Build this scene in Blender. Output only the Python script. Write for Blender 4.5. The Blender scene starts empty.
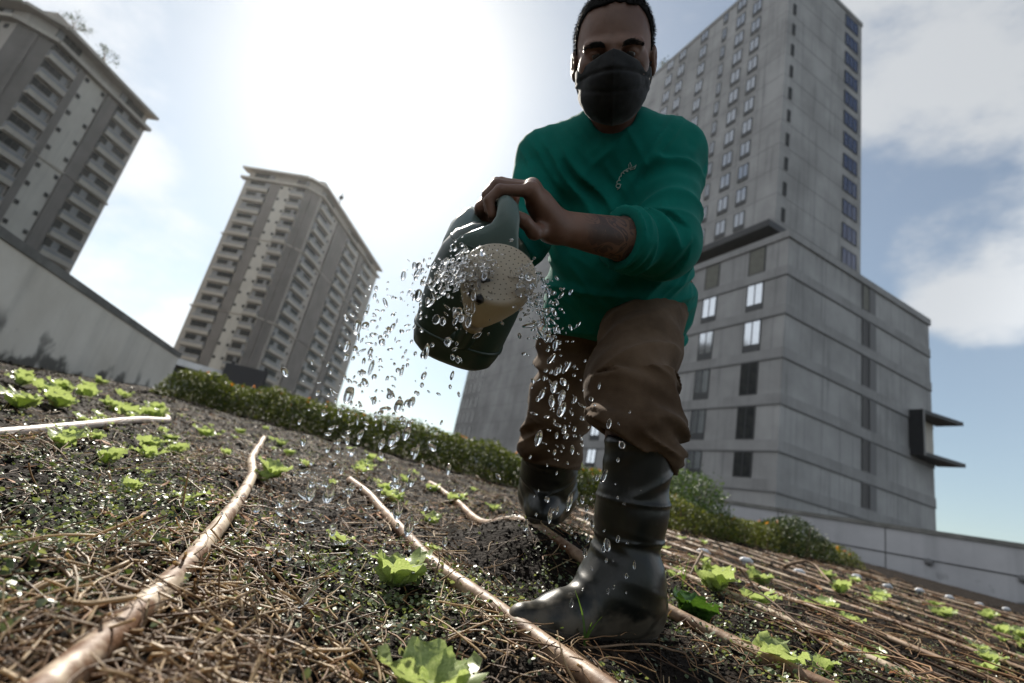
import bpy, bmesh, math, random
import numpy as np
from mathutils import Vector
random.seed(7)
rng = np.random.default_rng(11)
R = math.radians
SC = bpy.context.scene
COL = SC.collection

# ------------------------------------------------------------------ camera
CAM_Z = 0.22
PITCH, ROLL = R(17.34), R(-12.52)
aF = np.array([0, math.cos(PITCH), math.sin(PITCH)])
aU0 = np.array([0, -math.sin(PITCH), math.cos(PITCH)])
aR0 = np.array([1.0, 0, 0])
aR = aR0*math.cos(ROLL)-aU0*math.sin(ROLL)
aU = aU0*math.cos(ROLL)+aR0*math.sin(ROLL)
cam = bpy.data.cameras.new('camera')
cam.lens = 18.0; cam.sensor_width = 36.0
cam.clip_start = 0.02; cam.clip_end = 3000
cam.dof.use_dof = True; cam.dof.focus_distance = 0.92; cam.dof.aperture_fstop = 3.2
camo = bpy.data.objects.new('camera', cam); COL.objects.link(camo)
from mathutils import Matrix
camo.matrix_world = Matrix(((aR[0], aU[0], -aF[0], 0), (aR[1], aU[1], -aF[1], 0), (aR[2], aU[2], -aF[2], CAM_Z), (0, 0, 0, 1)))
SC.camera = camo

# ------------------------------------------------------------------ sky and sun
SUN_EL, SUN_AZ = R(41.0), R(-22.9)          # azimuth from +Y towards +X
HAZE = .00010  # density of the volume added for the lens glare veil
SKY_STRENGTH, SUN_STRENGTH, EXPOSURE = 0.062, 5.0, 0.88
w = bpy.data.worlds.new('World'); SC.world = w; w.use_nodes = True
nt = w.node_tree; nt.nodes.clear()
def N(t, nt, **kw):
    n = nt.nodes.new(t)
    for k, v in kw.items(): setattr(n, k, v)
    return n
def lk(nt, a, b): nt.links.new(a, b)
sky = N('ShaderNodeTexSky', nt, sky_type='NISHITA')
sky.sun_disc = False; sky.sun_elevation = SUN_EL; sky.sun_rotation = SUN_AZ
sky.air_density = 1.0; sky.dust_density = 0.75; sky.ozone_density = 1.0
tc = N('ShaderNodeTexCoord', nt)
nz = N('ShaderNodeTexNoise', nt); nz.inputs['Scale'].default_value = 3.6; nz.inputs['Detail'].default_value = 9; nz.inputs['Roughness'].default_value = .58
mp = N('ShaderNodeMapping', nt); mp.inputs['Scale'].default_value = (1, 1, 1.7); mp.inputs['Location'].default_value = (.3, .1, .45)
lk(nt, tc.outputs['Generated'], mp.inputs['Vector']); lk(nt, mp.outputs['Vector'], nz.inputs['Vector'])
def math_n(nt, op, a, b=None, clamp=False):
    n = N('ShaderNodeMath', nt, operation=op); n.use_clamp = clamp
    for i, v in enumerate((a, b)):
        if v is None: continue
        if hasattr(v, 'default_value') or hasattr(v, 'links'): lk(nt, v, n.inputs[i])
        else: n.inputs[i].default_value = v
    return n.outputs[0]
def mapr(nt, v, a, b, c=0.0, d=1.0, smooth=True):
    n = N('ShaderNodeMapRange', nt); n.clamp = True
    if smooth: n.interpolation_type = 'SMOOTHSTEP'
    lk(nt, v, n.inputs[0])
    for i, x in enumerate((a, b, c, d)): n.inputs[1+i].default_value = x
    return n.outputs[0]
acc = None
# (direction, inner cos, outer cos, weight): cloud banks in view, then unseen ones added to brighten shaded faces
for d, ci, co, wt in (((.53, .46, .713), .988, .955, .85), ((.64, .605, .47), .9968, .985, 1.0),
                      ((-.50, .86, .13), .999, .985, .8), ((-.55, .5, .62), .98, .92, .45),
                      ((-.85, -.5, .25), .75, .1, 1.0), ((.2, -.9, .45), .9, .5, .6), ((.98, .12, .22), .97, .885, 1.0), ((-.95, .05, .15), .8, .45, 1.0)):
    vm = N('ShaderNodeVectorMath', nt, operation='DOT_PRODUCT')
    lk(nt, tc.outputs['Generated'], vm.inputs[0])
    dn = Vector(d).normalized(); vm.inputs[1].default_value = dn
    m = math_n(nt, 'MULTIPLY', mapr(nt, vm.outputs['Value'], co, ci), wt)
    acc = m if acc is None else math_n(nt, 'MAXIMUM', acc, m)
cl = math_n(nt, 'ADD', nz.outputs['Fac'], math_n(nt, 'MULTIPLY', acc, .34))
clm = math_n(nt, 'ADD', mapr(nt, cl, .62, .86, 0, .70), .20)   # cumulus over a thin high veil
mix = N('ShaderNodeMixRGB', nt); mix.blend_type = 'MIX'
wb = N('ShaderNodeMixRGB', nt, blend_type='MULTIPLY'); wb.inputs[0].default_value = 1; wb.inputs[2].default_value = (.97, 1.03, .97, 1)
lk(nt, sky.outputs[0], wb.inputs[1])
lk(nt, clm, mix.inputs[0]); lk(nt, wb.outputs[0], mix.inputs[1])
# cloud light: the sky's own light behind it, whitened, plus scattered sunlight
bw = N('ShaderNodeRGBToBW', nt); lk(nt, sky.outputs[0], bw.inputs[0])
vb = N('ShaderNodeVectorMath', nt, operation='DOT_PRODUCT'); lk(nt, tc.outputs['Generated'], vb.inputs[0])
vb.inputs[1].default_value = Vector((-.86, -.48, .15)).normalized()
vr = N('ShaderNodeVectorMath', nt, operation='DOT_PRODUCT'); lk(nt, tc.outputs['Generated'], vr.inputs[0]); vr.inputs[1].default_value = Vector((.98, .12, .22)).normalized()
# extra brightness for the unseen cloud behind-left and right, added as fill light
cadd = math_n(nt, 'MULTIPLY', math_n(nt, 'ADD', math_n(nt, 'MULTIPLY', bw.outputs[0], .55), 5.0), math_n(nt, 'ADD', mapr(nt, vb.outputs['Value'], .0, .75, 1.0, 1.2), mapr(nt, vr.outputs['Value'], .75, .97, 0, .9)))
comb = N('ShaderNodeCombineColor', nt)
lk(nt, math_n(nt, 'MULTIPLY', cadd, .97), comb.inputs[0]); lk(nt, cadd, comb.inputs[1]); lk(nt, math_n(nt, 'MULTIPLY', cadd, 1.03), comb.inputs[2])
lk(nt, comb.outputs[0], mix.inputs[2])
bg = N('ShaderNodeBackground', nt); bg.inputs['Strength'].default_value = SKY_STRENGTH
lk(nt, mix.outputs[0], bg.inputs['Color'])
wo = N('ShaderNodeOutputWorld', nt); lk(nt, bg.outputs[0], wo.inputs['Surface'])
sl = bpy.data.lights.new('sun', 'SUN'); sl.energy = SUN_STRENGTH; sl.angle = R(.53); sl.color = (1, .93, .82)
so = bpy.data.objects.new('sun', sl); COL.objects.link(so)
sd = Vector((math.sin(SUN_AZ)*math.cos(SUN_EL), math.cos(SUN_AZ)*math.cos(SUN_EL), math.sin(SUN_EL)))
so.rotation_euler = sd.to_track_quat('Z', 'Y').to_euler()
so.location = (-8, 20, 30)
SC.view_settings.view_transform = 'Standard'; SC.view_settings.look = 'None'
SC.view_settings.exposure = EXPOSURE; SC.view_settings.gamma = 1.0; SC.view_settings.use_curve_mapping = False
SC.render.engine = 'CYCLES'
cy = SC.cycles
cy.max_bounces = 10; cy.transmission_bounces = 8; cy.transparent_max_bounces = 10; cy.diffuse_bounces = 3; cy.glossy_bounces = 4
cy.caustics_reflective = False; cy.caustics_refractive = False; cy.use_denoising = True

# ------------------------------------------------------------------ maths helpers
def V(px, py, Z):
    """A surveyed point: bearing from the camera station and measured distance along its axis, in metres."""
    return np.array([0, 0, CAM_Z])+aR*((px-512)/512*Z)+aU*((341.5-py)/512*Z)+aF*Z
def unit(v): v = np.asarray(v, float); return v/np.linalg.norm(v)
def sstep(a, b, x):
    t = np.clip((x-a)/(b-a), 0, 1); return t*t*(3-2*t)
def _h(ix, iy, iz, seed):
    n = (ix.astype(np.int64)*374761393+iy.astype(np.int64)*668265263+iz.astype(np.int64)*1274126177+seed*362437) & 0xffffffff
    n = ((n ^ (n >> 13))*1274126177) & 0xffffffff
    n = n ^ (n >> 16)
    return (n & 0xffff)/65535.0
def vnoise(p, seed=0):
    f = np.floor(p); t = p-f; t = t*t*(3-2*t); i = f.astype(np.int64)
    x, y, z = i[..., 0], i[..., 1], i[..., 2]; r = 0
    for a in (0, 1):
        wa = t[..., 0] if a else 1-t[..., 0]
        for b in (0, 1):
            wb = t[..., 1] if b else 1-t[..., 1]
            for c in (0, 1):
                wc = t[..., 2] if c else 1-t[..., 2]
                r = r+wa*wb*wc*_h(x+a, y+b, z+c, seed)
    return r
def ridge(n): return 1-np.abs(2*n-1)
def fbm(p, oct=4, seed=0):
    s, a, tot = 0, 1.0, 0
    for k in range(oct):
        s = s+a*vnoise(p*(2**k)+k*7.3, seed+k); tot += a; a *= .5
    return s/tot

# ------------------------------------------------------------------ mesh helpers
def setp(o, label=None, cat=None, group=None, kind=None):
    if label: o['label'] = label
    if cat: o['category'] = cat
    if group: o['group'] = group
    if kind: o['kind'] = kind
    return o
def link_mesh(name, me, parent=None):
    o = bpy.data.objects.new(name, me); COL.objects.link(o)
    if parent is not None: o.parent = parent
    return o
def mk(name, v, f, mat, parent=None, smooth=True, midx=None, loc=None):
    me = bpy.data.meshes.new(name)
    v = np.asarray(v, np.float32)
    if isinstance(f, np.ndarray):
        n, k = f.shape
        me.vertices.add(len(v)); me.vertices.foreach_set('co', v.ravel())
        me.loops.add(n*k); me.loops.foreach_set('vertex_index', f.astype(np.int32).ravel())
        me.polygons.add(n); me.polygons.foreach_set('loop_start', np.arange(0, n*k, k, dtype=np.int32))
        me.polygons.foreach_set('loop_total', np.full(n, k, np.int32))
        me.update(calc_edges=True); me.validate()
    else:
        me.from_pydata(v.tolist(), [], f)
    for m in (mat if isinstance(mat, (list, tuple)) else [mat]):
        if m is not None: me.materials.append(m)
    me.polygons.foreach_set('use_smooth', np.full(len(me.polygons), bool(smooth)))
    if midx is not None: me.polygons.foreach_set('material_index', np.asarray(midx, np.int32))
    me.update()
    o = link_mesh(name, me, parent)
    if loc is not None: o.location = loc
    return o
def empty(name, loc=(0, 0, 0), label=None, cat=None, group=None):
    o = bpy.data.objects.new(name, None); COL.objects.link(o); o.location = loc; o.empty_display_size = .1
    return setp(o, label, cat, group)
def keep(o, parent):
    """Parent o (built in world coordinates) to a thing without moving it."""
    o.parent = parent; o.matrix_parent_inverse = Matrix.Translation(-Vector(parent.location)); return o
class MB:
    def __init__(s): s.v = []; s.f = []; s.m = []
    def box(s, c, e, ax=None, m=0, taper=None):
        """c centre, e half sizes, ax three axis vectors"""
        c = np.asarray(c, float); ax = np.eye(3) if ax is None else np.asarray(ax, float); b = len(s.v)
        for k in range(8):
            sx, sy, sz = (1 if k & 1 else -1), (1 if k & 2 else -1), (1 if k & 4 else -1)
            q = c+ax[0]*e[0]*sx+ax[1]*e[1]*sy+ax[2]*e[2]*sz
            s.v.append(q)
        for q in ((0, 2, 3, 1), (4, 5, 7, 6), (0, 1, 5, 4), (2, 6, 7, 3), (0, 4, 6, 2), (1, 3, 7, 5)):
            s.f.append(tuple(b+i for i in q)); s.m.append(m)
        return s
    def prism(s, poly, z0, z1, m=0):
        b = len(s.v); n = len(poly)
        for z in (z0, z1):
            for p in poly: s.v.append((p[0], p[1], z))
        for i in range(n):
            j = (i+1) % n; s.f.append((b+i, b+j, b+n+j, b+n+i)); s.m.append(m)
        s.f.append(tuple(b+n+i for i in range(n))); s.m.append(m)
        s.f.append(tuple(b+n-1-i for i in range(n))); s.m.append(m)
        return s
    def tube(s, pts, rad, sides=8, m=0, cap=True):
        pts = np.asarray(pts, float); n = len(pts); rad = np.broadcast_to(rad, (n,)); b = len(s.v)
        T = np.gradient(pts, axis=0); up = np.array([.13, .21, .97]); a0 = None
        for i in range(n):
            t = unit(T[i]); a = np.cross(t, up) if a0 is None else a0-t*(a0@t)
            a = unit(a); a0 = a; c = np.cross(t, a)
            for k in range(sides):
                th = 2*math.pi*k/sides; s.v.append(pts[i]+rad[i]*(a*math.cos(th)+c*math.sin(th)))
        for i in range(n-1):
            for k in range(sides):
                k2 = (k+1) % sides; s.f.append((b+i*sides+k, b+i*sides+k2, b+(i+1)*sides+k2, b+(i+1)*sides+k)); s.m.append(m)
        if cap:
            s.f.append(tuple(b+k for k in range(sides))[::-1]); s.m.append(m)
            s.f.append(tuple(b+(n-1)*sides+k for k in range(sides))); s.m.append(m)
        return s
    def loft(s, rings, m=0, cap=True):
        b = len(s.v); k = len(rings[0])
        for r in rings: s.v.extend(list(r))
        for i in range(len(rings)-1):
            for j in range(k):
                j2 = (j+1) % k; s.f.append((b+i*k+j, b+i*k+j2, b+(i+1)*k+j2, b+(i+1)*k+j)); s.m.append(m)
        if cap:
            s.f.append(tuple(b+j for j in range(k))[::-1]); s.m.append(m)
            s.f.append(tuple(b+(len(rings)-1)*k+j for j in range(k))); s.m.append(m)
        return s
    def build(s, name, mat, parent=None, smooth=False, world=False):
        o = mk(name, np.array(s.v), s.f, mat, None, smooth, s.m)
        if parent is not None:
            if world: keep(o, parent)
            else: o.parent = parent
        return o
def tubes_np(paths, rad, sides=3):
    """paths (N,S,3), rad (N,) -> verts, quads"""
    n, S, _ = paths.shape
    T = np.gradient(paths, axis=1); T /= np.linalg.norm(T, axis=2, keepdims=True)+1e-9
    ref = np.array([.31, .17, .93]); A = np.cross(T, ref); A /= np.linalg.norm(A, axis=2, keepdims=True)+1e-9
    B = np.cross(T, A)
    taper = np.linspace(1, .55, S)[None, :, None, None]
    th = np.arange(sides)*2*np.pi/sides
    ring = paths[:, :, None, :]+rad[:, None, None, None]*taper*(A[:, :, None, :]*np.cos(th)[None, None, :, None]+B[:, :, None, :]*np.sin(th)[None, None, :, None])
    v = ring.reshape(-1, 3)
    base = (np.arange(n)*S*sides)[:, None, None]+(np.arange(S-1)*sides)[None, :, None]
    k = np.arange(sides)[None, None, :]; k2 = (np.arange(sides)+1) % sides
    k2 = k2[None, None, :]
    f = np.stack([base+k, base+k2, base+sides+k2, base+sides+k], -1).reshape(-1, 4)
    return v, f

# ------------------------------------------------------------------ materials
def pmat(name, c1, c2=None, scale=8., rough=.7, rough2=None, bump=0., bscale=None, metal=0., spec=.5, detail=5, lo=.35, hi=.65, dist=None, coord='Object', sheen=0., stretch=None, island=0.):
    m = bpy.data.materials.new(name); m.use_nodes = True; t = m.node_tree
    b = t.nodes['Principled BSDF']
    b.inputs['Base Color'].default_value = (*c1, 1); b.inputs['Roughness'].default_value = rough
    b.inputs['Metallic'].default_value = metal; b.inputs['Specular IOR Level'].default_value = spec
    if sheen: b.inputs['Sheen Weight'].default_value = sheen; b.inputs['Sheen Roughness'].default_value = .4
    tcn = N('ShaderNodeTexCoord', t); vec = tcn.outputs[coord]
    if stretch:
        mpn = N('ShaderNodeMapping', t); mpn.inputs['Scale'].default_value = stretch; lk(t, vec, mpn.inputs['Vector']); vec = mpn.outputs['Vector']
    if c2 is not None:
        n = N('ShaderNodeTexNoise', t); n.inputs['Scale'].default_value = scale; n.inputs['Detail'].default_value = detail; n.inputs['Roughness'].default_value = .6
        lk(t, vec, n.inputs['Vector'])
        fac = n.outputs['Fac']
        if island:
            gi = N('ShaderNodeNewGeometry', t)
            fac = math_n(t, 'ADD', math_n(t, 'MULTIPLY', fac, 1-island), math_n(t, 'MULTIPLY', gi.outputs['Random Per Island'], island))
        cr = N('ShaderNodeValToRGB', t); cr.color_ramp.elements[0].position = lo; cr.color_ramp.elements[1].position = hi
        cr.color_ramp.elements[0].color = (*c1, 1); cr.color_ramp.elements[1].color = (*c2, 1)
        lk(t, fac, cr.inputs[0]); lk(t, cr.outputs[0], b.inputs['Base Color'])
        if rough2 is not None:
            lk(t, mapr(t, n.outputs['Fac'], lo, hi, rough, rough2), b.inputs['Roughness'])
    if bump:
        n2 = N('ShaderNodeTexNoise', t); n2.inputs['Scale'].default_value = bscale or scale*3; n2.inputs['Detail'].default_value = 6
        lk(t, vec, n2.inputs['Vector'])
        bp = N('ShaderNodeBump', t); bp.inputs['Strength'].default_value = min(bump, 1.0); bp.inputs['Distance'].default_value = dist or .01
        lk(t, n2.outputs['Fac'], bp.inputs['Height']); lk(t, bp.outputs[0], b.inputs['Normal'])
    return m
def leafmat(name, c1, c2, trans=.45, scale=30., rough=.45, tint=(1.25, 1.15, .55), island=0.):
    m = pmat(name, c1, c2, scale=scale, rough=rough, spec=.35, lo=.2 if island else .3, hi=.8 if island else .7, island=island)
    t = m.node_tree; b = t.nodes['Principled BSDF']; out = t.nodes['Material Output']
    tr = N('ShaderNodeBsdfTranslucent', t); ms = N('ShaderNodeMixShader', t); ms.inputs[0].default_value = trans
    src = b.inputs['Base Color'].links[0].from_socket
    mu = N('ShaderNodeMixRGB', t, blend_type='MULTIPLY'); mu.inputs[0].default_value = 1; mu.inputs[2].default_value = (*tint, 1)
    lk(t, src, mu.inputs[1]); lk(t, mu.outputs[0], tr.inputs['Color'])
    lk(t, b.outputs[0], ms.inputs[1]); lk(t, tr.outputs[0], ms.inputs[2]); lk(t, ms.outputs[0], out.inputs['Surface'])
    return m
def concrete(name, c1, c2, streak=.5, scale=.6, groove=None, stain_z=None, stain_c=(.05, .05, .045)):
    """weathered concrete: blotches, vertical rain streaks, optional dirt climbing from the foot"""
    m = pmat(name, c1, c2, scale=scale, rough=.85, bump=.25, bscale=14, dist=.01, spec=.25, detail=8)
    t = m.node_tree; b = t.nodes['Principled BSDF']; src = b.inputs['Base Color'].links[0].from_socket
    tcn = N('ShaderNodeTexCoord', t); mpn = N('ShaderNodeMapping', t); mpn.inputs['Scale'].default_value = (3.0, 3.0, .12)
    lk(t, tcn.outputs['Object'], mpn.inputs['Vector'])
    n = N('ShaderNodeTexNoise', t); n.inputs['Scale'].default_value = 1.0; n.inputs['Detail'].default_value = 6; lk(t, mpn.outputs[0], n.inputs['Vector'])
    mu = N('ShaderNodeMixRGB', t, blend_type='MULTIPLY'); mu.inputs[2].default_value = (.62, .63, .64, 1)
    lk(t, math_n(t, 'MULTIPLY', mapr(t, n.outputs['Fac'], .5, .75), streak), mu.inputs[0]); lk(t, src, mu.inputs[1])
    last = mu.outputs[0]
    if stain_z:
        sx = N('ShaderNodeSeparateXYZ', t); lk(t, tcn.outputs['Object'], sx.inputs[0])
        n3 = N('ShaderNodeTexNoise', t); n3.inputs['Scale'].default_value = 2.2; n3.inputs['Detail'].default_value = 7; lk(t, tcn.outputs['Object'], n3.inputs['Vector'])
        hh = math_n(t, 'SUBTRACT', mapr(t, sx.outputs[2], stain_z[0], stain_z[1], 1, 0, False), mapr(t, n3.outputs['Fac'], .35, .65, 0, .9))
        m2 = N('ShaderNodeMixRGB', t); m2.inputs[2].default_value = (*stain_c, 1)
        lk(t, mapr(t, hh, .02, .45, 0, .85), m2.inputs[0]); lk(t, last, m2.inputs[1]); last = m2.outputs[0]
    lk(t, last, b.inputs['Base Color'])
    return m
M = {}
M['soil'] = pmat('soil', (.004, .003, .0025), (.020, .014, .010), scale=14, rough=.95, rough2=.8, bump=1.0, bscale=110, dist=.012, spec=.10, detail=9)
M['clod'] = pmat('clod', (.005, .004, .003), (.042, .029, .020), scale=25, rough=.85, bump=.5, bscale=150, dist=.004, spec=.15, island=.7, lo=.3, hi=1.0)
M['straw'] = leafmat('straw', (.14, .080, .040), (.54, .40, .23), .30, 14, .5, tint=(1.1, 1.0, .75), island=.75)
M['straw_brown'] = pmat('straw_brown', (.040, .020, .010), (.27, .145, .065), scale=14, rough=.6, spec=.35, detail=3, island=.75, lo=.1, hi=.95)
M['chip'] = pmat('chip', (.07, .08, .045), (.36, .39, .27), scale=40, rough=.5, spec=.45, detail=2, island=.8, lo=.1, hi=.95)
M['bark'] = pmat('bark_chip', (.16, .055, .018), (.42, .20, .08), scale=14, rough=.7, spec=.3, detail=2, island=.7, lo=.1, hi=.9)
M['cress'] = leafmat('cress_leaf', (.05, .08, .03), (.24, .29, .17), .35, 40, .32, island=.8)
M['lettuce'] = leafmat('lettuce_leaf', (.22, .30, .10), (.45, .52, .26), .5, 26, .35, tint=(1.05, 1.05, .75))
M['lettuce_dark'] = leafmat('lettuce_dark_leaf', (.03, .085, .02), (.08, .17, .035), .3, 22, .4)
M['hedge'] = leafmat('hedge_leaf', (.032, .052, .012), (.125, .155, .036), .36, 3, .5, island=.7)
M['hedge_dark'] = leafmat('hedge_dark_leaf', (.014, .030, .008), (.048, .075, .018), .28, 3, .5, island=.7)
M['hedge_yellow'] = leafmat('hedge_yellow_leaf', (.035, .055, .012), (.15, .17, .035), .36, 3, .5, island=.7)
M['bush'] = leafmat('bush_leaf', (.035, .075, .025), (.10, .16, .05), .32, 3, .5, island=.7)
M['flower'] = leafmat('flower_petal', (.50, .13, .01), (.70, .34, .03), .3, 3)
M['grass'] = leafmat('grass_blade', (.05, .11, .02), (.12, .20, .04), .45, 20)
M['twig'] = pmat('twig', (.07, .04, .022), (.24, .16, .10), scale=18, rough=.65, spec=.3, bump=.4, bscale=80, dist=.002)
M['pipe'] = pmat('pipe', (.12, .056, .024), (.47, .385, .29), scale=13, rough=.62, rough2=.5, bump=.6, bscale=90, dist=.002, spec=.25, lo=.44, hi=.55, detail=9)
M['pipe_mid'] = pmat('pipe_mid', (.10, .047, .022), (.34, .245, .17), scale=15, rough=.6, rough2=.45, bump=.6, bscale=90, dist=.002, spec=.3, lo=.40, hi=.6, detail=9)
M['pipe_pale'] = pmat('pipe_pale', (.50, .40, .35), (.62, .55, .50), scale=10, rough=.4, spec=.5)
M['pipe_brown'] = pmat('pipe_brown', (.15, .085, .05), (.33, .24, .17), scale=10, rough=.5, spec=.4, bump=.3, bscale=60, dist=.002)
M['white_plastic'] = pmat('white_plastic', (.72, .74, .78), (.6, .62, .66), scale=30, rough=.35)
M['grey_plastic'] = pmat('grey_plastic', (.16, .17, .19), rough=.4)
M['wall_left'] = concrete('wall_left_render', (.62, .58, .51), (.76, .72, .65), .5, .9, stain_z=(.42, 1.05))
M['wall_right'] = concrete('wall_right_render', (.40, .40, .42), (.48, .48, .50), .5, .9, stain_z=(.15, .85), stain_c=(.12, .12, .12))
M['coping'] = pmat('coping', (.12, .118, .11), (.22, .215, .20), scale=3, rough=.85, bump=.3, dist=.01)
M['pale_roof_sky_panes'] = pmat('pale_roof_sky_panes', (.55, .55, .55), (.68, .68, .68), scale=3, rough=.8)  # pale tone of the shed roof, also sky reflection painted into slit panes
M['groove'] = pmat('groove', (.05, .05, .05), rough=.9)
M['dark_metal'] = pmat('dark_metal', (.012, .013, .015), (.022, .023, .026), scale=2, rough=.45, spec=.4)
M['dark_panel'] = pmat('dark_panel', (.015, .015, .018), rough=.6)
M['conc_left'] = concrete('concrete_left_face', (.27, .27, .27), (.40, .40, .40), .75, .22)
M['conc_band'] = concrete('concrete_band', (.25, .25, .25), (.32, .32, .32), .4, .5)
M['joint'] = pmat('joint', (.17, .17, .175), rough=.9)
M['glass_sky'] = pmat('reflective_glass', (.27, .29, .32), rough=.08, metal=1.0)
M['glass_dark'] = pmat('dark_glass', (.012, .014, .016), (.035, .037, .035), scale=1.5, rough=.35, spec=.12)
M['glass_blue'] = pmat('blue_glass', (.012, .026, .085), (.022, .045, .13), scale=.6, rough=.15, metal=.1, spec=.35)
M['glass_block'] = pmat('bright_glass', (.62, .66, .72), (.70, .74, .78), scale=.5, rough=.08, metal=1.0)
M['frame_dark'] = pmat('window_frame_dark', (.035, .037, .04), rough=.5)
M['louvre'] = pmat('louvre', (.115, .115, .095), (.15, .15, .125), scale=2, rough=.7)
M['twr_wall'] = concrete('apartment_render', (.36, .33, .295), (.43, .395, .355), .4, .3)
M['twr_light'] = concrete('apartment_pale_render', (.50, .47, .42), (.58, .55, .49), .4, .3)
M['twr_dark'] = concrete('apartment_dark_render', (.185, .17, .155), (.235, .215, .20), .4, .3)
M['twr_trim'] = concrete('apartment_trim', (.42, .38, .33), (.50, .46, .40), .4, .5)
M['rail_glass'] = pmat('balcony_glass', (.20, .205, .21), (.29, .295, .30), scale=.8, rough=.5, spec=.3)
M['recess'] = pmat('balcony_recess', (.06, .06, .06), (.11, .105, .10), scale=.9, rough=.7)
M['hair'] = pmat('hair', (.004, .0035, .003), (.013, .011, .010), scale=200, rough=.75, spec=.12, bump=.9, bscale=420, dist=.003)
M['mask'] = pmat('mask_cloth', (.016, .017, .018), (.024, .025, .026), scale=60, rough=.85, spec=.2, bump=.25, bscale=900, dist=.0006, sheen=.15)
M['shirt'] = pmat('shirt_cotton', (.003, .125, .098), (.005, .160, .126), scale=9, rough=.9, spec=.12, bump=.5, bscale=500, dist=.0008, sheen=.05)
M['logo'] = pmat('logo_thread', (.38, .46, .41), rough=.8)
M['trouser'] = pmat('trouser_canvas', (.066, .042, .026), (.128, .086, .056), scale=9, rough=.95, spec=.1, bump=.6, bscale=450, dist=.001, sheen=.05)
M['eye'] = pmat('eye', (.012, .008, .006), (.10, .09, .085), scale=3, rough=.2)
M['brow'] = pmat('eyebrow_hair', (.006, .005, .004), rough=.7)
M['can'] = pmat('can_green_plastic', (.006, .022, .012), (.013, .034, .021), scale=5, rough=.33, rough2=.5, spec=.5, bump=.15, bscale=60, dist=.001)
M['rose'] = leafmat('rose_plastic', (.56, .47, .35), (.66, .60, .50), .5, 9, .3, tint=(1.05, 1.0, .88))
M['handle'] = leafmat('handle_plastic', (.14, .20, .18), (.19, .25, .23), .30, 7, .25, tint=(1, 1.05, 1.05))
M['hole'] = pmat('rose_hole', (.05, .03, .015), rough=.8)
def boot_mat():
    m = pmat('boot_rubber', (.007, .008, .007), (.016, .016, .013), scale=12, rough=.42, rough2=.6, bump=.35, bscale=60, dist=.001, spec=.35)
    t = m.node_tree; b = t.nodes['Principled BSDF']; src = b.inputs['Base Color'].links[0].from_socket
    tcn = N('ShaderNodeTexCoord', t); sx = N('ShaderNodeSeparateXYZ', t); lk(t, tcn.outputs['Object'], sx.inputs[0])
    n = N('ShaderNodeTexNoise', t); n.inputs['Scale'].default_value = 22; n.inputs['Detail'].default_value = 8; lk(t, tcn.outputs['Object'], n.inputs['Vector'])
    hgt = mapr(t, sx.outputs[2], .02, .13, 1, 0, False)
    k = mapr(t, math_n(t, 'ADD', math_n(t, 'MULTIPLY', hgt, .42), n.outputs['Fac']), .60, .86, 0, .85)
    mm = N('ShaderNodeMixRGB', t); mm.inputs[2].default_value = (.105, .088, .066, 1); lk(t, k, mm.inputs[0]); lk(t, src, mm.inputs[1]); lk(t, mm.outputs[0], b.inputs['Base Color'])
    lk(t, mapr(t, k, 0, 1, .32, .62), b.inputs['Roughness'])
    return m
M['boot'] = boot_mat()
M['sole'] = pmat('boot_sole', (.014, .012, .010), (.05, .04, .03), scale=30, rough=.8, bump=.4, bscale=80, dist=.002)
def water_mat():
    m = bpy.data.materials.new('water'); m.use_nodes = True; t = m.node_tree; t.nodes.clear()
    g = N('ShaderNodeBsdfGlass', t); g.inputs['IOR'].default_value = 1.333; g.inputs['Roughness'].default_value = .07
    o = N('ShaderNodeOutputMaterial', t); lk(t, g.outputs[0], o.inputs['Surface']); return m
M['water'] = water_mat()

# ------------------------------------------------------------------ terrain
EROW = np.array([-.39, .921]); NROW = np.array([.921, .39])
def base_z(x, y):
    return .03+.08*(y-.95)-.027*(x-.2)
FOOT_REST = V(547, 523, 1.62)[2]-.008
WL0, WL1 = np.array([-4.97, 4.674]), np.array([-6.226, 9.571])
def ground_z(x, y, fine=True):
    x = np.asarray(x, float); y = np.asarray(y, float)
    z = base_z(x, y)
    r = np.hypot(x, y)
    u = x*NROW[0]+y*NROW[1]
    amp = .016*np.exp(-np.maximum(r-3, 0)/5)
    z = z+amp*np.cos(2*np.pi*(u-.45)/.48)-.012
    P = np.stack([x, y, x*0], -1)
    z = z+(fbm(P*2.2, 3, 5)-.5)*.05*np.exp(-r/12)
    if fine:
        z = z+(fbm(P*7, 3, 9)-.5)*.055*np.exp(-r/8)+(ridge(vnoise(P*17+3, 12))-.5)*.016*np.exp(-r/5)+(fbm(P*40, 2, 13)-.5)*.012*np.exp(-r/3)
    # the hump of earth the back foot stands on, and level soil under the front boot
    z = z+.080*np.exp(-((x-.23)**2+(y-1.68)**2)/.22**2)
    k = np.exp(-((x-.27)**2/.22**2+(y-1.02)**2/.13**2)**2)
    z = z*(1-k)+(.032+.10*(x-.1)*0)*k
    k = np.exp(-(((x-.22)/.22)**2+((y-1.64)/.24)**2)**1.4); z = z*(1-k)+FOOT_REST*k
    # beyond the parapets the roof ends
    left = (x-WL0[0])*(WL1[1]-WL0[1])-(y-WL0[1])*(WL1[0]-WL0[0]) < -.5
    back = y > 14.5+.09*x
    right = (y-14.327)-(x-6.6)*(-1.167) > .25
    out = left | back | (right & (x > 5.5)) | (y < -12) | (x > 22) | (x < -14)
    return np.where(out, -.6, z)
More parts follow.
